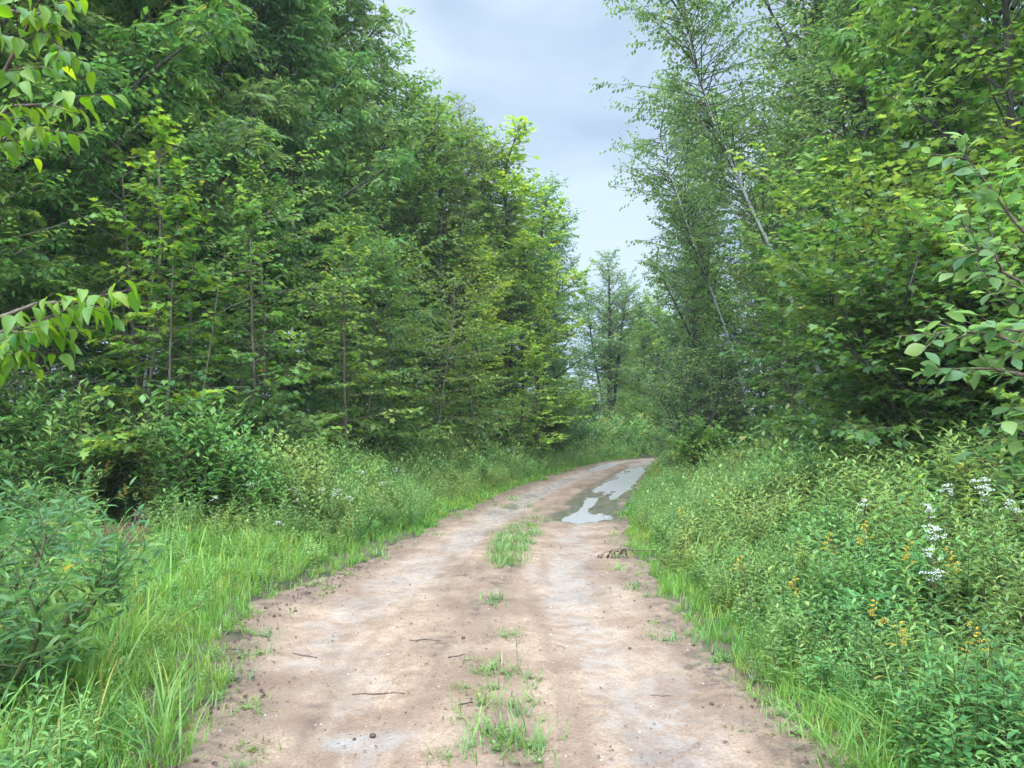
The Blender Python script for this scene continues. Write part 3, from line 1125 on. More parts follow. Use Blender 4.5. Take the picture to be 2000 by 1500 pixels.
# leaning white birches on the right
def leaning(seed, pts, R, nb, cb, sz, per_m, tr):
    r = np.random.default_rng(seed)
    P = np.array(pts)
    b = P[0].copy()
    P = P - b
    H = P[-1, 2]
    acc = (Acc(), Acc())
    tt = np.linspace(0, 1, 12)
    seg = np.linspace(0, 1, len(P))
    TP = np.stack([np.interp(tt, seg, P[:, k]) for k in range(3)], -1)
    TP[1:-1] += r.normal(0, .03, (10, 3))
    tube(acc[0], TP, tr * (1 - .8 * tt), 7, 0)
    A, B = [], []
    for i in range(nb):
        u = cb + (1 - cb) * (i + r.random()) / nb
        p0 = np.array([np.interp(u, tt, TP[:, k]) for k in range(3)])
        az, el = r.random() * 6.28, r.uniform(.1, 1.1)
        ln = R * r.uniform(.5, 1.2) * (1.15 - .5 * abs(u - .8))
        d = np.array([math.cos(az) * math.cos(el), math.sin(az) * math.cos(el), math.sin(el)])
        s = np.linspace(0, 1, 4)
        Q = p0 + d * ln * s[:, None] + np.stack([0 * s, 0 * s, -.12 * ln * s * s], -1)
        tube(acc[0], Q, (.013 * (1 - .75 * s)), 4, 1)
        for j in range(int(ln / .2)):
            q = .25 + .75 * r.random()
            pp = np.array([np.interp(q, s, Q[:, k]) for k in range(3)])
            d2 = norm(d + r.normal(0, .6, 3) + np.array([0, 0, -.2]))
            A.append(pp)
            B.append(pp + d2 * r.uniform(.25, .6))
    place_leaves(acc[1], np.array(A), np.array(B), T_OVAL, sz, per_m, .6, .7, .8, .45, .35, r)
    return b, acc, H


for seed, pts, lab, R, nb in (
        (801, [(7.5, 17.8, 0.0), at(1610, 770, 17.8), at(1525, 550, 17.6), at(1440, 340, 17.4), at(1380, 210, 17.2), at(1330, 30, 17), at(1310, -130, 17)],
         "tall white birch trunk leaning left over the road under a thin crown", 1.9, 230),
        (802, [(6.6, 21, 0.0), at(1450, 750, 21), at(1398, 600, 20.8), at(1340, 450, 20.5), at(1285, 270, 20.3)],
         "slimmer white birch leaning left behind the grey green bush", 1.5, 150)):
    b, acc, H = leaning(seed, pts, R, nb, .33, .095, 15, .058 if seed == 801 else .045)
    key = f"lean{seed}"
    add_proto(key, acc, M_BIRCH, H)
    b[2] = G(b[0], b[1])[2]
    plant(key, "birch_tree", b, H, lab, "tree", GREY, "leaning birches", 0)

# edge trees of both woods: every one its own label
def where(side, i):
    return f"{'left' if side < 0 else 'right'} wood's road edge, {ORD[i]} from the viewer"


def row(side, y0, y1, step, off, keys, colors, H0, H1, what, nm, lab, group, unique, wide=1.0):
    y, i = y0, 0
    while y < y1:
        yy = y + rng.normal(0, .35)
        e = le(yy) - off if side < 0 else re(yy) + off
        x = float(e + rng.normal(0, .4))
        k = int(rng.integers(0, len(keys)))
        ci = int(rng.integers(0, len(colors)))
        H = rng.uniform(H0, H1)
        if abs(x) < yy * .637 * 1.05 + 2.2:
            c, cw = colors[ci]
            if unique:
                lb = f"{cw} {lab} {ORD[min(i, 19)]} along the {'left' if side < 0 else 'right'} wood edge"
            else:
                lb = lab
            plant(keys[k], nm, G(x, yy), H, lb, "tree", jit(c), group, None, wide)
            i += 1
        y += step * rng.uniform(.8, 1.2) * (1 + .012 * y)


CW = [(DARK, "dark green"), (MID, "fresh green"), (BLUE, "bluish green"), (MID, "mid green"), (OLIVE, "olive green")]
row(-1, 8.5, 21, 2.5, 1.7, ["ash0", "ash1", "ash2"], CW[:4], 12.5, 15, "", "ash_tree", "ash tree with drooping feathery leaves,", "ash trees along the left wood edge", True)
row(-1, 22, 40, 2.3, 1.6, ["far0", "maple1", "far1", "far2"], CW, 8, 10.5, "", "tree", "broadleaf tree past the ash trees,", "broadleaf trees along the left wood edge", True, .85)
row(1, 6.5, 17, 2.6, 2.0, ["ash1", "maple0", "ash2", "maple2"], CW, 9.5, 13, "", "tree", "tall tree behind the maple thicket,", "tall trees along the right wood edge", True)
row(1, 18, 40, 2.6, 1.2, ["far0", "far1", "maple2", "far2"], CW, 8, 11.5, "", "tree", "broadleaf tree beyond the leaning birches,", "broadleaf trees along the right wood edge", True, .9)
# deeper rows: the photo shows them only as crowns behind crowns
row(-1, 9, 40, 3.0, 4.0, ["birch0", "ash1", "far1", "maple0"], CW, 12, 15, "", "tree", "tall tree in the second row behind the left wood edge", "second row of the left wood", False)
row(-1, 12, 44, 3.4, 6.8, ["far0", "far2", "birch1"], CW, 12, 16, "", "tree", "tall tree in the dim third row inside the left wood", "third row of the left wood", False, 1.2)
row(1, 8, 40, 3.0, 4.4, ["birch1", "ash0", "far1", "maple1"], CW, 11, 14.5, "", "tree", "tall tree in the second row behind the right wood edge", "second row of the right wood", False)
row(1, 11, 44, 3.4, 7.4, ["far0", "far2", "birch0"], CW, 12, 15, "", "tree", "tall tree in the dim third row inside the right wood", "third row of the right wood", False, 1.2)

# the far wood past the bend reads as one mass of crowns
g = Acc()
wv = [np.array([(v.co.x, v.co.y, v.co.z) for v in PROTO[k].l.vertices]) for k in ("far0", "far1", "far2")]
wf = [np.array([tuple(p.vertices) for p in PROTO[k].l.polygons]) for k in ("far0", "far1", "far2")]
tv = [np.array([(v.co.x, v.co.y, v.co.z) for v in PROTO[k].w.vertices]) for k in ("far0", "far1", "far2")]
tfc = [np.array([tuple(p.vertices) for p in PROTO[k].w.polygons]) for k in ("far0", "far1", "far2")]
spots = []
for k in range(52):
    y = rng.uniform(54, 80)
    x = rng.uniform(-.06, .26) * y
    fr = x / y
    H = 9 if fr > .135 else (4.3 if .06 < fr < .105 else 6.5)
    spots.append((x, y, H * rng.uniform(.85, 1.1)))
for y in np.arange(12, 46, 3.2):
    for q_ in range(2):
        spots.append((float(le(y)) - rng.uniform(9, 12), y, rng.uniform(12, 15)))
        spots.append((float(re(y)) + rng.uniform(9.5, 13), y, rng.uniform(12, 14)))
        spots.append((float(le(y)) - rng.uniform(6, 12), y + 1, rng.uniform(3.5, 5)))
        spots.append((float(re(y)) + rng.uniform(6, 12), y + 1, rng.uniform(3.5, 5)))
for i, (x, y, H) in enumerate(spots):
    if abs(x) > y * .66 + 2.5:
        continue
    k = i % 3
    s = H / 11
    if abs(x) > y * .68 + 1:
        continue
    a_ = rng.random() * 6.28
    Mz = rotz(np.array([a_]), s)[0]
    p0 = np.array([x, y, float(ground_z(np.float64(x), np.float64(y)))])
    g.add(wv[k] @ Mz.T + p0, wf[k], 0, np.clip(rng.normal(.45, .22, len(wf[k])), 0, .97))
    g.add(tv[k] @ Mz.T + p0, tfc[k], 1)
stuff("woodland", g, [M_LEAF, M_BARK], "hazy mass of distant trees closing the view past the bend and behind both woods", "woodland", MID)

# understory saplings and shrubs along the edges
SAPL = [
    (-5.5, 11.9, 6.1, "sapling0", LIME, "maple sapling with lime green top, tallest before the left ash trees"),
    (-4.9, 11.2, 4.6, "sapling1", (.07, .15, .022), "shorter bright maple sapling beside the tallest lime one"),
    (-4.0, 12.8, 5.0, "sapling1", MID, "slender green maple sapling right of the lime ones"),
    (-7.3, 12.6, 5.4, "sapling0", BLUE, "dark maple sapling by the left frame edge behind the willow"),
    (-3.2, 15.5, 5.2, "sapling0", OLIVE, "olive maple sapling between the lime sapling and the road"),
    (-2.6, 18.0, 5.0, "sapling1", MID, "fresh green sapling above the white flowers left of the road"),
    (-1.0, 22.0, 4.6, "sapling0", MID, "green sapling at the foot of the left skyline trees"),
    (.9, 27.0, 4.2, "sapling1", LIME, "light green sapling where the left wood nears the bend"),
    (4.6, 13.5, 4.8, "sapling0", DARK, "dark maple sapling over the hollow on the right"),
]
for x, y, H, key, c, lab in SAPL:
    plant(key, "maple_sapling", G(x, y), H, lab, "sapling", jit(c, .05), "maple saplings at the wood edges")
UND = [(-7.0, 10.8, 5.2, "under0", MID, "slim tan stemmed understory tree left of the leaning tan stem"), (-5.9, 13.0, 6.3, "under1", BLUE, "understory tree with flat leaf sprays among thin trunks on the left"),
       (-4.4, 14.6, 5.6, "under0", MID, "understory tree with layered sprays above the weeds, left of centre"), (-3.3, 17.6, 5.4, "under1", DARK, "darker understory tree with flat sprays near the ash trunks"),
       (-1.9, 20.6, 5.2, "under0", OLIVE, "olive understory tree halfway along the left wood edge"), (-8.2, 14, 6.0, "under1", DARK, "dark understory tree at the left frame edge"),
       (7.2, 14.5, 6.4, "under0", MID, "understory tree above the maple thicket on the right"), (5.9, 17, 5.0, "under1", DARK, "dark understory tree behind the hollow on the right")]
for x, y, H, key, c, lab in UND:
    plant(key, "understory_tree", G(x, y), H, lab, "tree", jit(c, .05), "understory trees with flat sprays")

# the maple thicket on the right
for x, y, H, c, lab in ((5.5, 10.0, 4.7, (.08, .15, .03), "wide maple thicket with yellowing leaf tips leaning out over the right weeds"),
                        (6.6, 7.6, 4.6, MID, "darker maple thicket nearer the camera at the right frame edge"),
                        (6.9, 11.6, 6.0, OLIVE, "taller olive maple thicket behind the wide yellowing one")):
    plant("bigmaple", "maple_thicket", G(x, y), H, lab, "shrub", c, "maple thickets on the right", None, 1.0, ("stems", "foliage"))

SHR = [(4.9, 20.3, 4.1, "alder", GREY, "grey green alder bush below the leaning birch"), (5.7, 23.0, 4.3, "alder", (.045, .085, .04), "second grey green alder bush just behind the first"),
       (6.6, 27.5, 3.0, "shrub0", BLUE, "bluish shrub on the right verge before the bend"), (8.0, 32.0, 3.0, "shrub1", MID, "round green shrub on the inside of the bend"),
       (3.9, 44.5, 4.2, "shrub0", (.07, .13, .028), "light green bush left of the lone dark trunk"), (2.7, 42.5, 3.3, "alder", GREY, "grey green bush at the end of the left verge"),
       (5.1, 43.2, 2.4, "shrub1", OLIVE, "low bush at the foot of the lone dark trunk"), (7.4, 44, 3.2, "shrub0", MID, "bush just right of the lone dark trunk"),
       (9.2, 46, 2.6, "shrub1", DARK, "dark bush under the light green maple at the bend"),
       (1.3, 31, 2.4, "shrub2", MID, "fresh green shrub on the left verge near the bend"), (-.4, 26, 2.6, "shrub0", OLIVE, "olive shrub under the yellow green maple"),
       (-1.9, 22.6, 2.5, "shrub1", MID, "broad leaved shrub midway along the left wood edge"), (-3.4, 18.6, 2.2, "shrub0", DARK, "dark low shrub before the ash trunks on the left"),
       (-4.5, 16.0, 2.0, "shrub1", (.055, .12, .03), "leafy green shrub behind the white flowers on the left"), (-5.4, 12.2, 2.1, "shrub0", (.06, .12, .035), "tall leafy shrub under the lime sapling"),
       (-3.9, 12.4, 1.9, "shrub2", (.075, .125, .03), "shrub with pale yellowing sprays right of the tan stem"), (-7.4, 10.6, 1.9, "shrub2", DARK, "dark maple leaved shrub at the left frame edge"),
       (-6.6, 11.6, 1.7, "shrub1", MID, "shrub behind the bare dirt mound on the left"), (2.6, 36.5, 2.2, "alder", BLUE, "bluish shrub on the outside of the bend"),
       (5.6, 15.5, 2.2, "alder", DARK, "dark bush in the hollow beside the maple thicket"), (4.6, 11.6, 1.5, "shrub1", (.05, .105, .045), "low pale leaved shrub in front of the maple thicket"),
       (5.2, 6.6, 1.6, "shrub0", MID, "shrub by the right frame edge under the maple thicket"), (4.1, 17.5, 1.6, "shrub2", MID, "low shrub on the right bank level with the puddle")]
for x, y, H, key, c, lab in SHR:
    plant(key, "shrub", G(x, y), H, lab, "shrub", jit(c, .04), "shrubs along the wood edges", None, 1.0, ("stems", "foliage"))

# willow-like shrubs in the left foreground
for x, y, H, c, rz, lab in ((-2.75, 4.3, 1.25, (.1, .2, .055), .3, "long leaved willow shrub filling the lower left corner"),
                            (-3.6, 5.3, 1.3, (.085, .175, .06), 2.0, "willow shrub behind the one in the lower left corner")):
    plant("willow", "willow_shrub", G(x, y), H, lab, "shrub", c, "willow shrubs on the left", rz, 1.0, ("stems", "foliage"))

# thin bare trunks in the left understory
def pole(acc, p, q, r0, r1, seed):
    r = np.random.default_rng(seed)
    t = np.linspace(0, 1, 9)
    P = np.array(p) + (np.array(q) - np.array(p)) * t[:, None]
    P[1:-1] += r.normal(0, .02 * np.linalg.norm(np.array(q) - np.array(p)) / 3, (7, 3))
    tube(acc, P, r0 + (r1 - r0) * t ** .8, 7, cap=True)
    for k in range(5):
        u = r.uniform(.45, .95)
        b = np.array([np.interp(u, t, P[:, c]) for c in range(3)])
        d = norm(np.array([r.normal(), r.normal(), r.uniform(.2, 1)]))
        tube(acc, [b, b + d * .3, b + d * .65 + np.array([0, 0, -.04])], [r1 * .6, .006, .003], 4)


for i, (bx, tx, ty, Y, r0, mt, lab) in enumerate((
        (345, 440, 490, 11.4, .03, M_TAN, "tan stem leaning right out of the weeds before the left ash trees"),
        (372, 378, 420, 12.4, .045, M_BARK, "dark upright trunk just behind the leaning tan stem"),
        (228, 250, 400, 12.6, .04, M_BARK, "grey upright trunk left of the leaning tan stem"),
        (35, 28, 420, 13.5, .05, M_BIRCH, "white birch trunk by the left frame edge"),
        (290, 292, 380, 14.0, .05, M_BIRCH, "white birch trunk showing between dark trunks on the left"),
        (130, 122, 700, 10.9, .02, M_TAN, "pale dead stick standing in the weeds near the left frame edge"),
        (412, 425, 560, 13.4, .022, M_TAN, "thin pale pole right of the leaning tan stem"),
        (668, 676, 640, 17.0, .03, M_TAN, "short pale trunk in the gloom left of the road"),
        (470, 462, 500, 15.0, .04, M_BARK, "dark trunk deep in the left wood above the white flowers"))):
    b = at(bx, 900, Y)
    b[2] = G(b[0], b[1])[2]
    tp = at(tx, ty, Y + .3) - b
    acc = Acc()
    pole(acc, (0, 0, 0), tp, r0, r0 * .06, 900 + i)
    o = obj("bare_trunk", acc.mesh("bare_trunk", [mt], True), None, None, b)
    tag(o, lab, "tree trunk", "bare trunks in the left understory")

# ------------------------------------------------------------------ branches that hang into the frame from trees beside the camera
def near_tree(name, base, crotch, tips, color, tpl, size, per_m, label, seed, ldroop, H):
    r = np.random.default_rng(seed)
    wa, la = Acc(), Acc()
    base = np.array(base, float)
    C = np.array(crotch, float)
    tube(wa, [base - base, (C - base) * .5 + np.array([.03, 0, 0]), C - base, np.array([C[0] - base[0] - .2, C[1] - base[1] + .1, H])], [.06, .05, .042, .015], 8)
    A, B = [], []
    for (h0, pts) in tips:
        P = np.array([[C[0], C[1], h0]] + list(pts)) - base
        t = np.linspace(0, 1, 9)
        sg = np.linspace(0, 1, len(P))
        Q = np.stack([np.interp(t, sg, P[:, k]) for k in range(3)], -1)
        Q[1:-1] += r.normal(0, .012, (7, 3))
        tube(wa, Q, .012 * (1 - t) + .0025, 5)
        for k in range(4, 9):
            d = norm(Q[k] - Q[k - 1])
            sd = norm(np.cross(d, [0, 0, 1.0]))
            for s_ in (-1, 1):
                d2 = norm(d * .8 + sd * s_ * r.uniform(.3, .8) + np.array([0, 0, r.normal(-.1, .25)]))
                ln = r.uniform(.1, .2)
                A.append(Q[k])
                B.append(Q[k] + d2 * ln)
        A.append(Q[7])
        B.append(Q[8] + norm(Q[8] - Q[7]) * .06)
    A, B = np.array(A), np.array(B)
    for a_, b_ in zip(A, B):
        tube(wa, [a_, b_], [.0022, .001], 4)
    place_leaves(la, A, B, tpl, size, per_m, ldroop, .45, .7, .5, .3, r)
    e = thing(name, base, label, "tree", None)
    obj("trunk", wa.mesh(name + "_trunk", [M_TWIG], True), e)
    obj("crown", la.mesh(name + "_crown", [M_NEAR], True), e, color)
    return e


D = 2.45
near_tree("young_tree", (-2.75, 2.5, 0), (-2.75, 2.5, 1.4),
          [(1.55, [at(-60, 640, D), at(90, 590, D), at(190, 580, D)]), (1.45, [at(-80, 680, D), at(20, 640, D), at(80, 640, D + .05)]),
           (2.1, [at(-120, 330, D), at(0, 215, D), at(120, 190, D)]), (2.2, [at(-80, 240, D), at(20, 110, D), at(105, 10, D)]),
           (2.5, [at(-90, 60, D), at(30, 20, D), at(120, 90, D)]), (2.0, [at(-90, 330, D + .2), at(-10, 280, D + .2), at(50, 250, D + .2)]),
           (1.4, [at(-140, 740, D), at(-40, 680, D), at(20, 680, D)])],
          (.12, .23, .025), T_OVALN, .059, 26, "bright lime leafed tree reaching in from the left frame edge close to the camera", 71, .75, 3.1)
D = 2.95
near_tree("young_tree", (3.35, 3.0, 0), (3.35, 3.0, 1.5),
          [(1.7, [at(2060, 700, D), at(1940, 650, D), at(1835, 650, D)]), (1.6, [at(2080, 760, D), at(1960, 720, D), at(1870, 720, D)]),
           (1.8, [at(2100, 640, D), at(2010, 620, D), at(1950, 640, D)]), (2.0, [at(2080, 560, D + .4), at(1960, 400, D + .4), at(1890, 310, D + .4)]),
           (1.9, [at(2060, 600, D + .4), at(1950, 520, D + .4), at(1895, 450, D + .4)]), (1.7, [at(2090, 640, D + .4), at(1990, 560, D + .4), at(1930, 540, D + .4)]),
           (1.5, [at(2120, 850, D), at(2030, 820, D), at(1985, 840, D)])],
          (.11, .2, .06), leaf(1, .6, 6, .5, .25, .2), 
          .07, 21, "tree with large pale oval leaves reaching in from the right frame edge", 72, .15, 3.2)

# ------------------------------------------------------------------ wildflowers, one by one
def flower_plant(seed, H, kind):
    r = np.random.default_rng(seed)
    v = herb(seed, H, 20, T_LANCE, .1, branch=0)
    st, lf, fl = Acc(), Acc(), Acc()
    V, F, m, a_ = v
    st.add(V, F[m == 1])
    lf.add(V, F[m == 0], 0, a_[m == 0])
    top = V[F[m == 1]].reshape(-1, 3)
    top = top[top[:, 2].argmax()]
    if kind == 'white':
        for k in range(9):
            az, rad = r.random() * 6.28, r.uniform(.01, .085)
            p = top + np.array([math.cos(az) * rad, math.sin(az) * rad, r.uniform(-.05, .04)])
            tube(fl, [top - np.array([0, 0, .09]), p], [.0025, .0015], 3, 1)
            for j in range(9):
                q = p + np.array([r.normal(0, .014), r.normal(0, .014), r.uniform(0, .015)])
                s = r.uniform(.0045, .008)
                th = np.arange(5) * 1.2566
                V5 = np.concatenate([[q + [0, 0, s * .5]], q + np.stack([np.cos(th) * s, np.sin(th) * s, 0 * th], -1), [q - [0, 0, s * .6]]])
                F5 = [[0, 1 + i, 1 + (i + 1) % 5] for i in range(5)] + [[6, 1 + (i + 1) % 5, 1 + i] for i in range(5)]
                fl.add(V5, F5)
    else:
        for k in range(11):
            az, t = r.random() * 6.28, k / 11
            p0 = top + np.array([0, 0, -.2 * (1 - t) - .02])
            d = np.array([math.cos(az) * .8, math.sin(az) * .8, .45])
            ln = .09 * (1.15 - .7 * t)
            tube(fl, [top - np.array([0, 0, .2 * (1 - t) + .04]), p0, p0 + d * ln], [.002, .002, .001], 3, 1)
            for j in range(10):
                q = p0 + d * ln * (.25 + .8 * j / 10) + np.array([0, 0, -.25 * ln * (j / 10) ** 2 + r.uniform(0, .01)]) + r.normal(0, .003, 3)
                s = r.uniform(.0032, .0055)
                th = np.arange(4) * 1.5708
                V5 = np.concatenate([[q + [0, 0, s]], q + np.stack([np.cos(th) * s, np.sin(th) * s, 0 * th], -1), [q - [0, 0, s]]])
                F5 = [[0, 1 + i, 1 + (i + 1) % 4] for i in range(4)] + [[5, 1 + (i + 1) % 4, 1 + i] for i in range(4)]
                fl.add(V5, F5)
    return st.mesh("stem", [M_STEM]), lf.mesh("leaves", [M_HERB]), fl.mesh("flower_head", [M_WHITE if kind == 'white' else M_GOLD, M_STEM])


FP = {('white', k): flower_plant(1000 + k, 1.0, 'white') for k in range(4)}
FP.update({('gold', k): flower_plant(1020 + k, 1.0, 'gold') for k in range(3)})


def flower_at(kind, px, py, Y, label, group, i):
    """head seen at the photo's pixel, stalk down to the ground there"""
    for yy in np.arange(2.6, Y + 6, .1):            # where this line of sight meets the top of the weeds
        p = at(px, py, yy)
        sd = -1 if p[0] < .5 * float(xl(yy) + xr(yy)) else 1
        so = float(side_s(p[0], yy))
        if so > .35 and p[2] < .06 + float(weed_h(p[0], yy, so, sd)) * 1.4:
            break
    g0 = G(p[0], p[1])
    H = max(.3, p[2] - g0[2])
    st, lf, fl = FP[(kind, i % (4 if kind == 'white' else 3))]
    nm, cat = ("white_wildflower", "wildflower") if kind == 'white' else ("goldenrod", "wildflower")
    e = thing(nm, g0, label, cat, group, rng.random() * 6.28, (1 / .8 if False else 1, 1, H) if False else H)
    e.scale = (.72, .72, H)
    obj("stem", st, e)
    obj("leaves", lf, e, (.05, .115, .035))
    obj("flower_head", fl, e)


WL = [(385, 940, 11.2), (405, 955, 11.0), (572, 955, 12.2), (590, 962, 12.5), (620, 958, 12.8), (645, 966, 12.8), (560, 978, 11.6), (690, 972, 13.2), (710, 925, 15.2), (735, 945, 14.6), (758, 918, 16),
      (540, 1020, 10.4), (670, 960, 14), (500, 945, 13), (565, 850, 13.8), (420, 975, 10.9), (955, 868, 22), (990, 880, 23), (1010, 875, 25)]
AN = ["beside the dark gap under the left sapling", "above the bright grass left of the road", "in the white flower patch left of the road", "near the left verge bend"]
for i, (px, py, Y) in enumerate(WL):
    flower_at('white', px, py, Y, f"white flat topped wildflower in the left weeds, {ORD[i]} from the near end of the patch", "white wildflowers in the left weeds", i)
WR = [(1945, 965, 6.8), (1925, 945, 7.2), (1960, 985, 6.5), (1830, 955, 8), (1815, 1000, 6.6), (1850, 1128, 5.2), (1880, 1045, 6.0), (1800, 1078, 5.6), (1840, 1040, 6.2), (1310, 838, 26), (1240, 862, 38), (1275, 858, 39), (1690, 985, 8.2)]
for i, (px, py, Y) in enumerate(WR):
    flower_at('white', px, py, Y, f"white flat topped wildflower in the right weeds, {ORD[i]} from the right frame edge inward", "white wildflowers in the right weeds", i)
GL = [(1640, 1040, 6.6), (1728, 1018, 7.0), (1755, 1045, 6.6), (1812, 1060, 6.2), (1450, 880, 13), (1480, 850, 13.5), (1475, 1085, 7), (1292, 890, 26), (1283, 912, 24), (1345, 985, 12), (1690, 1155, 5), (1765, 1215, 4.5), (1850, 1200, 4.6), (1600, 1120, 5.6)]
for i, (px, py, Y) in enumerate(GL):
    flower_at('gold', px, py, Y, f"yellow goldenrod plume above the right bank weeds, {ORD[i]} of the row seen from the road", "goldenrod on the right bank", i)
GLL = [(80, 915, 11), (250, 950, 10.9), (200, 895, 11.6), (895, 880, 21), (710, 1010, 12), (130, 890, 11.2)]
for i, (px, py, Y) in enumerate(GLL):
    flower_at('gold', px, py, Y, f"yellow goldenrod plume in the left weeds, {ORD[i]} outward from the pull-off", "goldenrod on the left bank", i)

# leafy weed stalks nearest the camera, each a plant of its own
WP = []
for k in range(7):
    V, F, m, a_ = herb(1100 + k, .85, (32, 26, 36)[k % 3], (T_LANCEN, T_OVALN, T_LANCEN)[k % 3], (.1, .08, .115)[k % 3], branch=(2, 4, 1)[k % 3])
    s_, l_ = Acc(), Acc()
    s_.add(V, F[m == 1])
    l_.add(V, F[m == 0], 0, a_[m == 0])
    WP.append((s_.mesh("stem", [M_STEM]), l_.mesh("leaves", [M_HERB], True)))
for i in range(110):
    y = rng.uniform(2.9, 8.5)
    s = rng.uniform(.5, 3.2)
    x = float(xr(y)) + s
    if x > y * .637 + .4:
        continue
    H = float(weed_h(x, y, s, 1)) * (rng.uniform(.75, 1.15) if i % 4 else rng.uniform(1.2, 1.5))
    e = thing("weed_plant", G(x, y), "leafy green weed stalk rising from the right bank in front of the maple thicket", "weed", "leafy weed stalks on the right bank", rng.random() * 6.28, H / .85, (rng.normal(0, .1), rng.normal(0, .1)))
    k = int(rng.integers(0, 7))
    obj("stem", WP[k][0], e)
    obj("leaves", WP[k][1], e, jit((.17, .25, .06), .15))

# ------------------------------------------------------------------ things on the road
TM = [Acc() for _ in range(5)]
for k, a in enumerate(TM):
    V, F, m, v = tuft(1200 + k, 34, .17, .005, .15, 4, .9)
    a.add(V, F, 0, v)
    V, F, m, v = herb(1210 + k, .07, 14, T_OVAL, .042, el=.1)
    a.add(V, F[m == 0], 0, v[m == 0])
TMESH = [a.mesh("grass_tuft", [M_GRASS]) for a in TM]
MID_T = []
for py, n, w_ in ((1024, 5, 17), (1034, 6, 18), (1044, 7, 18), (1054, 7, 18), (1064, 7, 17), (1074, 6, 17), (1084, 6, 16), (1094, 6, 15), (1104, 5, 14)):
    for k in range(n):
        cx = 1022 - (py - 1030) * .55
        MID_T.append((cx + (k - (n - 1) / 2) * w_ * .6 + rng.normal(0, 5), py + rng.normal(0, 4), rng.uniform(.9, 1.4), "strip"))
for px, py, s in ((968, 1172, 1.3), (960, 1182, 1.0), (985, 1245, 1.0), (1000, 1240, .8), (965, 1310, 1.1), (985, 1320, 1.0), (1035, 1325, .9), (910, 1352, .8), (915, 1297, .6), (940, 1385, 1.2), (1000, 1385, .9),
                  (1035, 1372, .9), (1045, 1345, .7), (965, 1350, .9), (1010, 1400, .8), (950, 1440, 1.2), (985, 1450, 1.3), (1010, 1460, 1.2), (1040, 1465, 1.2), (970, 1480, 1.1), (920, 1468, .8), (1050, 1490, .9),
                  (900, 1410, .7), (875, 1480, .8), (1060, 1410, .6), (930, 1320, .7), (1048, 1000, 1.1), (1050, 1010, 1.0), (1035, 990, 1.0), (1065, 1020, 1.0)):
    MID_T.append((px, py, s, "loose"))
for i, (px, py, s, z_) in enumerate(MID_T):
    p = on_ground(px, py)
    o = obj("grass_tuft", TMESH[i % 5], None, jit((.135, .22, .06), .12), G(p[0], p[1]))
    o.rotation_euler[2] = rng.random() * 6.28
    o.scale = (s, s, s * rng.uniform(.7, 1.1))
    tag(o, "grass tuft in the dense green strip between the wheel tracks" if z_ == "strip" else "small loose grass tuft on the bare middle of the near road", "grass tuft",
        "tufts of the green middle strip" if z_ == "strip" else "loose tufts along the road middle")
for i, (px, py, s) in enumerate(((410, 1290, 1.2), (440, 1310, 1.2), (455, 1330, 1.0), (395, 1340, 1.2), (420, 1245, .9), (430, 1370, .9), (735, 1085, .9), (755, 1092, .8), (640, 1150, .8), (1500, 1375, 1.0), (1530, 1400, 1.0), (1560, 1440, 1.1),
                                 (1350, 1240, 1), (1420, 1290, 1), (1000, 975, 1.4), (985, 990, 1.2))):
    p = on_ground(px, py)
    o = obj("grass_tuft", TMESH[i % 5], None, jit((.14, .23, .055), .12), G(p[0], p[1]))
    o.rotation_euler[2] = rng.random() * 6.28
    o.scale = (s,) * 3
    tag(o, "small grass tuft straying from the verge onto the dirt road edge", "grass tuft", "stray tufts at the road edges")

# short plants creeping over both edges, and big arching clumps in the near corners
for i in range(70):
    yy = 3.6 + 14 * rng.random() ** 1.5
    sd = -1 if i % 2 else 1
    off = rng.uniform(-.32, .08)
    x_ = float(xl(yy)) - off if sd < 0 else float(xr(yy)) + off
    if abs(x_) > yy * .63:
        continue
    o = obj("grass_tuft", TMESH[i % 5], None, jit((.125, .215, .055), .15), G(x_, yy))
    o.rotation_euler[2] = rng.random() * 6.28
    q_ = rng.uniform(.5, 1.15)
    o.scale = (q_, q_, q_ * rng.uniform(.5, 1.0))
    tag(o, "small grass tuft straying from the verge onto the dirt road edge", "grass tuft", "stray tufts at the road edges")
CL = []
for k in range(3):
    V, F, m, v = tuft(1250 + k, 30, .62, .0062, .14, 6, 1.25)
    a = Acc()
    a.add(V, F, 0, v)
    CL.append(a.mesh("grass_clump", [M_GRASS]))
for i, (px, py, Y) in enumerate(((1560, 1480, 0), (1640, 1500, 0), (1720, 1490, 0), (1800, 1500, 0), (1690, 1430, 0), (1880, 1480, 0), (1960, 1490, 0), (1600, 1420, 0), (1780, 1420, 0),
                                 (340, 1400, 0), (330, 1470, 0), (200, 1480, 0), (90, 1400, 0), (60, 1500, 0), (260, 1330, 0), (290, 1250, 0), (420, 1190, 0))):
    p = on_ground(px + (75 if px > 1000 else -15), py, .05)
    o = obj("grass_clump", CL[i % 3], None, jit((.14, .235, .05), .1), G(p[0], p[1]))
    o.rotation_euler[2] = rng.random() * 6.28
    q_ = rng.uniform(.6, 1.0)
    o.scale = (q_,) * 3
    tag(o, f"arching clump of long grass blades in the lower {'right' if px > 1000 else 'left'} corner beside the road", "grass clump", f"long grass clumps at the lower {'right' if px > 1000 else 'left'}")

# one upright weed between the tracks
p = on_ground(1012, 1312)
e = thing("weed_plant", G(p[0], p[1]), "single upright weed standing alone between the wheel tracks", "weed", None, 0, .34)
obj("stem", WP[0][0], e)
l_ = obj("leaves", WP[0][1], e, (.06, .11, .035))

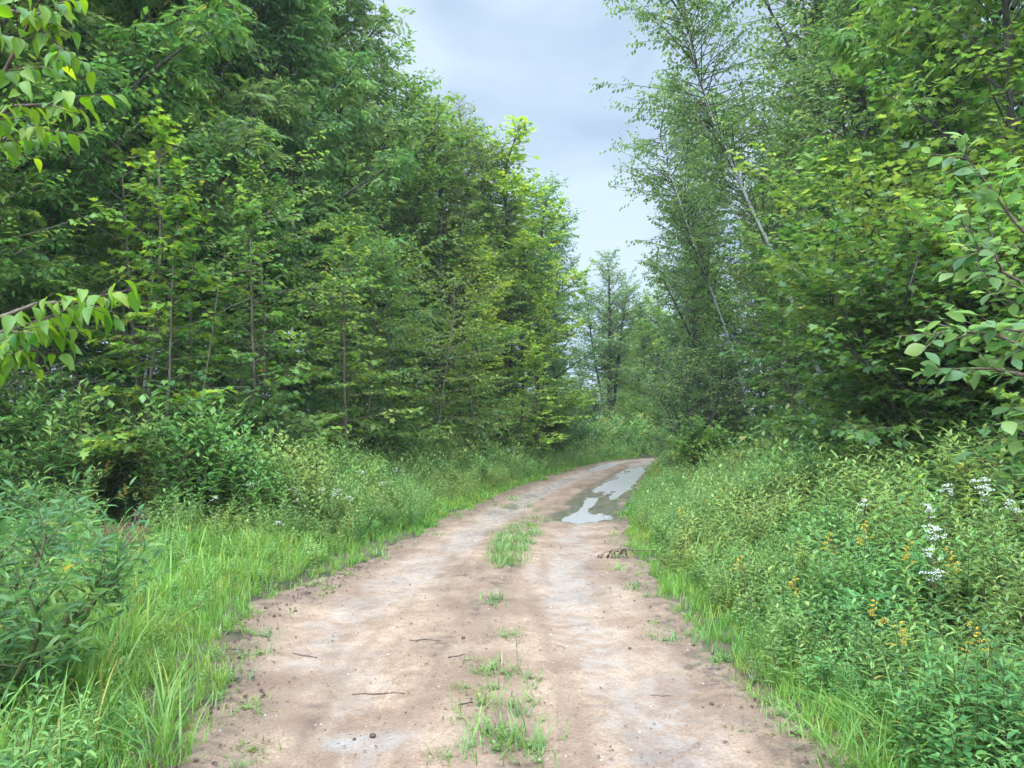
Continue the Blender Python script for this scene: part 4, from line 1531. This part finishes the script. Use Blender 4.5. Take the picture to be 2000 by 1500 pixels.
def lump(seed, s, sq=.75):
    r = np.random.default_rng(seed)
    n, m = 12, 8
    th, ph = np.meshgrid(np.arange(n) * 2 * math.pi / n, np.linspace(0, math.pi, m))
    V = np.stack([np.sin(ph) * np.cos(th), np.sin(ph) * np.sin(th), np.cos(ph) * sq], -1).reshape(-1, 3)
    V *= (1 + .25 * fbm(V[:, 0] * 2 + seed, V[:, 1] * 2 + V[:, 2] * 3, seed, 3))[:, None]
    F = []
    for i in range(m - 1):
        for j in range(n):
            a_, b_, c_, d_ = i * n + j, i * n + (j + 1) % n, (i + 1) * n + (j + 1) % n, (i + 1) * n + j
            F += [[a_, c_, b_], [a_, d_, c_]]
    return V * s, np.array(F)


for i, (px, py, s, lab) in enumerate(((728, 1430, .017, "dark lump of mud beside the grey puddle stain on the near road"), (692, 1433, .010, "smaller dark clod left of the mud lump"),
                                      (905, 1252, .016, "dark crumb of soil left of the tufts between the tracks"), (1180, 1192, .012, "small brown clod in the right wheel track"),
                                      (1230, 1262, .012, "brown clod on the right side of the near road"), (1390, 1370, .014, "dark clod near the right road edge"), (535, 1205, .016, "dark clod near the left road edge"))):
    a = Acc()
    V, F = lump(1300 + i, s)
    a.add(V, F)
    p = on_ground(px, py)
    g0 = np.array(G(p[0], p[1])) + [0, 0, .03 + s * .45]
    tag(obj("mud_clod", a.mesh("mud_clod", [M_CLOD], True), None, None, g0), lab, "clod", "dark clods on the road")

TWL = [((800, 1252), (860, 1256), "straight grey twig lying across the left wheel track"), ((1085, 1253), (1105, 1257), "short dark stick in the right wheel track"), ((690, 1349), (790, 1352), "long thin twig on the near left wheel track"),
       ((895, 1384), (920, 1380), "curl of bark between the near grass tufts"), ((570, 1270), (620, 1278), "thin twig near the left road edge"), ((420, 1270), (480, 1268), "dark stick in the stray grass at the left road edge"),
       ((875, 1288), (912, 1284), "pale bark sliver left of the single upright weed"), ((1270, 1345), (1310, 1352), "broken twig in the near right wheel track"), ((640, 1120), (700, 1126), "dark twig along the left road edge further on")]
for i, (a0, a1, lab) in enumerate(TWL):
    p, q = on_ground(*a0), on_ground(*a1)
    r = np.random.default_rng(1400 + i)
    t = np.linspace(0, 1, 6)
    P = p + (q - p) * t[:, None]
    P[:, 2] = [G(x, y)[2] + .034 for x, y in P[:, :2]]
    P += r.normal(0, .004, P.shape) * [1, 1, .3]
    b = P[0].copy()
    a = Acc()
    tube(a, P - b, .004 * (1 - .6 * t) + .001, 5, cap=True)
    if i % 2 == 0:
        m_ = P[3] - b
        tube(a, [m_, m_ + np.array([.02, .05, .004])], [.002, .001], 4)
    tag(obj("twig", a.mesh("twig", [M_TWIG], True), None, None, b), lab, "twig", "twigs on the road")

# broken branch with dead leaves at the right edge
p = on_ground(1240, 1090)
e = thing("fallen_branch", G(p[0], p[1]), "broken branch with dead brown leaves poking onto the right wheel track", "branch")
q = on_ground(1180, 1086) - p
a, b = Acc(), Acc()
P = np.array([[.25, 0, .12], [0, 0, .12], q * .5 + [0, 0, .13], q + [0, 0, .07]])
tube(a, P, [.008, .007, .005, .003], 5)
A = np.array([P[2], P[2] * .6 + P[3] * .4, P[1] * .5 + P[2] * .5, P[3]])
place_leaves(b, A, A + np.array([[-.08, .03, -.03], [-.05, -.05, -.05], [-.04, .05, .0], [-.06, 0, -.03]]), T_OVALN, .085, 22, .9, .7)
obj("stem", a.mesh("branch_stem", [M_TWIG], True), e)
obj("leaves", b.mesh("dead_leaves", [M_DEAD], True), e)

# bare dirt mound on the left
p = on_ground(242, 1075)
n = 40
th, rr = np.meshgrid(np.linspace(0, 2 * math.pi, n), np.linspace(0, 1, 16))
xm, ym = rr * np.cos(th) * .75, rr * np.sin(th) * .5
zm = .26 * (1 - rr ** 2) ** 1.2 - .1 * rr + .1 * fbm(xm * 3 + 7, ym * 3, 77, 4) * (1 - rr * .6)
a = Acc()
a.add(np.stack([xm, ym, zm], -1), grid_tris(n, 16))
g0 = G(p[0], p[1])
tag(obj("dirt_mound", a.mesh("dirt_mound", [M_MOUND], True), None, None, g0), "low mound of bare reddish dirt in the grass of the left pull-off", "dirt mound")
a = Acc()
r = np.random.default_rng(5)
for k in range(9):
    d = np.array([r.normal(0, .1), r.normal(0, .06), 0])
    tube(a, [(0, 0, -.05), d * .5 + [0, 0, r.uniform(.06, .14)], d * 1.6 + [0, 0, r.uniform(.0, .2)]], [.022, .014, .004], 5, cap=True)
tag(obj("root_stump", a.mesh("root_stump", [M_TWIG], True), None, None, (p[0] + .22, p[1] - .1, g0[2] + .24)), "tangle of broken roots on top of the bare dirt mound", "root stump")

# small litter nobody could count
g = Acc()
n = 5200
y = 2.6 + 22 * rng.random(n) ** 1.7
t = np.where(rng.random(n) < .55, rng.normal(.5, .13, n), np.where(rng.random(n) < .5, rng.normal(.03, .07, n), rng.normal(.97, .07, n)))
t = np.where(rng.random(n) < .3, rng.random(n), t)
x = xl(y) + np.clip(t, -.05, 1.05) * (xr(y) - xl(y))
z = gz(x, y) + .011
M = rotz(rng.random(n) * 6.28, rng.uniform(.008, .03, n) * (.6 + .6 * rng.random(n) ** 3))
S = np.repeat(np.eye(3)[None], n, 0)
S[:, 2, 0], S[:, 2, 1] = rng.normal(0, .4, n), rng.normal(0, .4, n)
g.inst(T_OVAL, np.einsum('nij,njk->nik', S, M), np.stack([x, y, z], -1))
stuff("leaf_litter", g, [M_DEAD], "scattered dark dead leaf bits over the road middle and its edges", "leaf litter", None)
g = Acc()
n = 1100
y = 3.4 + 16 * rng.random(n) ** 1.5
y[:500] = rng.uniform(4.6, 9.5, 500)
lf_ = rng.random(n) < .5
lf_[:500] = True
t = np.abs(rng.normal(0, .055, n)) - .02
x = np.where(lf_, xl(y) + t * (xr(y) - xl(y)), xr(y) - t * (xr(y) - xl(y)))
V, F = lump(1510, 1, .45)
V = V * [1.5, .9, 1]
tp = (V, F, np.zeros(len(F), np.int32), np.full(len(F), .5, np.float32))
g.inst(tp, rotz(rng.random(n) * 6.28, .003 + .009 * rng.random(n) ** 3.5), np.stack([x, y, gz(x, y) + .012], -1))
stuff("crumbled_soil", g, [M_CLOD], "dark crumbs of soil along both edges of the dirt road", "soil crumbs", None)
g = Acc()
n = 900
y = 2.6 + 12 * rng.random(n) ** 1.8
x = xl(y) + rng.random(n) * (xr(y) - xl(y))
V, F = lump(1500, 1, .6)
tp = (V, F, np.zeros(len(F), np.int32), np.full(len(F), .5, np.float32))
g.inst(tp, rotz(rng.random(n) * 6.28, .002 + .007 * rng.random(n) ** 3), np.stack([x, y, road_z(x, y) + .001], -1))
stuff("pebbles", g, [M_PEBBLE], "tiny pebbles pressed into the surface of the dirt road", "pebbles", None)
print("objects", len(bpy.data.objects))

# damp air
HAZE = 0.0005
if HAZE:
    v = np.array([(x, y, z) for z in (-4.0, 24.0) for y in (-70.0, 275.0) for x in (-175.0, 175.0)])
    f = [(0, 2, 3, 1), (4, 5, 7, 6), (0, 1, 5, 4), (2, 6, 7, 3), (0, 4, 6, 2), (1, 3, 7, 5)]
    me = bpy.data.meshes.new("haze")
    me.from_pydata([tuple(p) for p in v], [], f)
    m, nt, N, L, o = newmat("damp_air")
    pv = N("ShaderNodeVolumePrincipled")
    pv.inputs["Color"].default_value = (.93, .97, 1, 1)
    pv.inputs["Density"].default_value = HAZE
    L(pv.outputs[0], o.inputs["Volume"])
    me.materials.append(m)
    tag(obj("haze", me), "thin damp haze in the air along the track", "haze", None, "stuff")
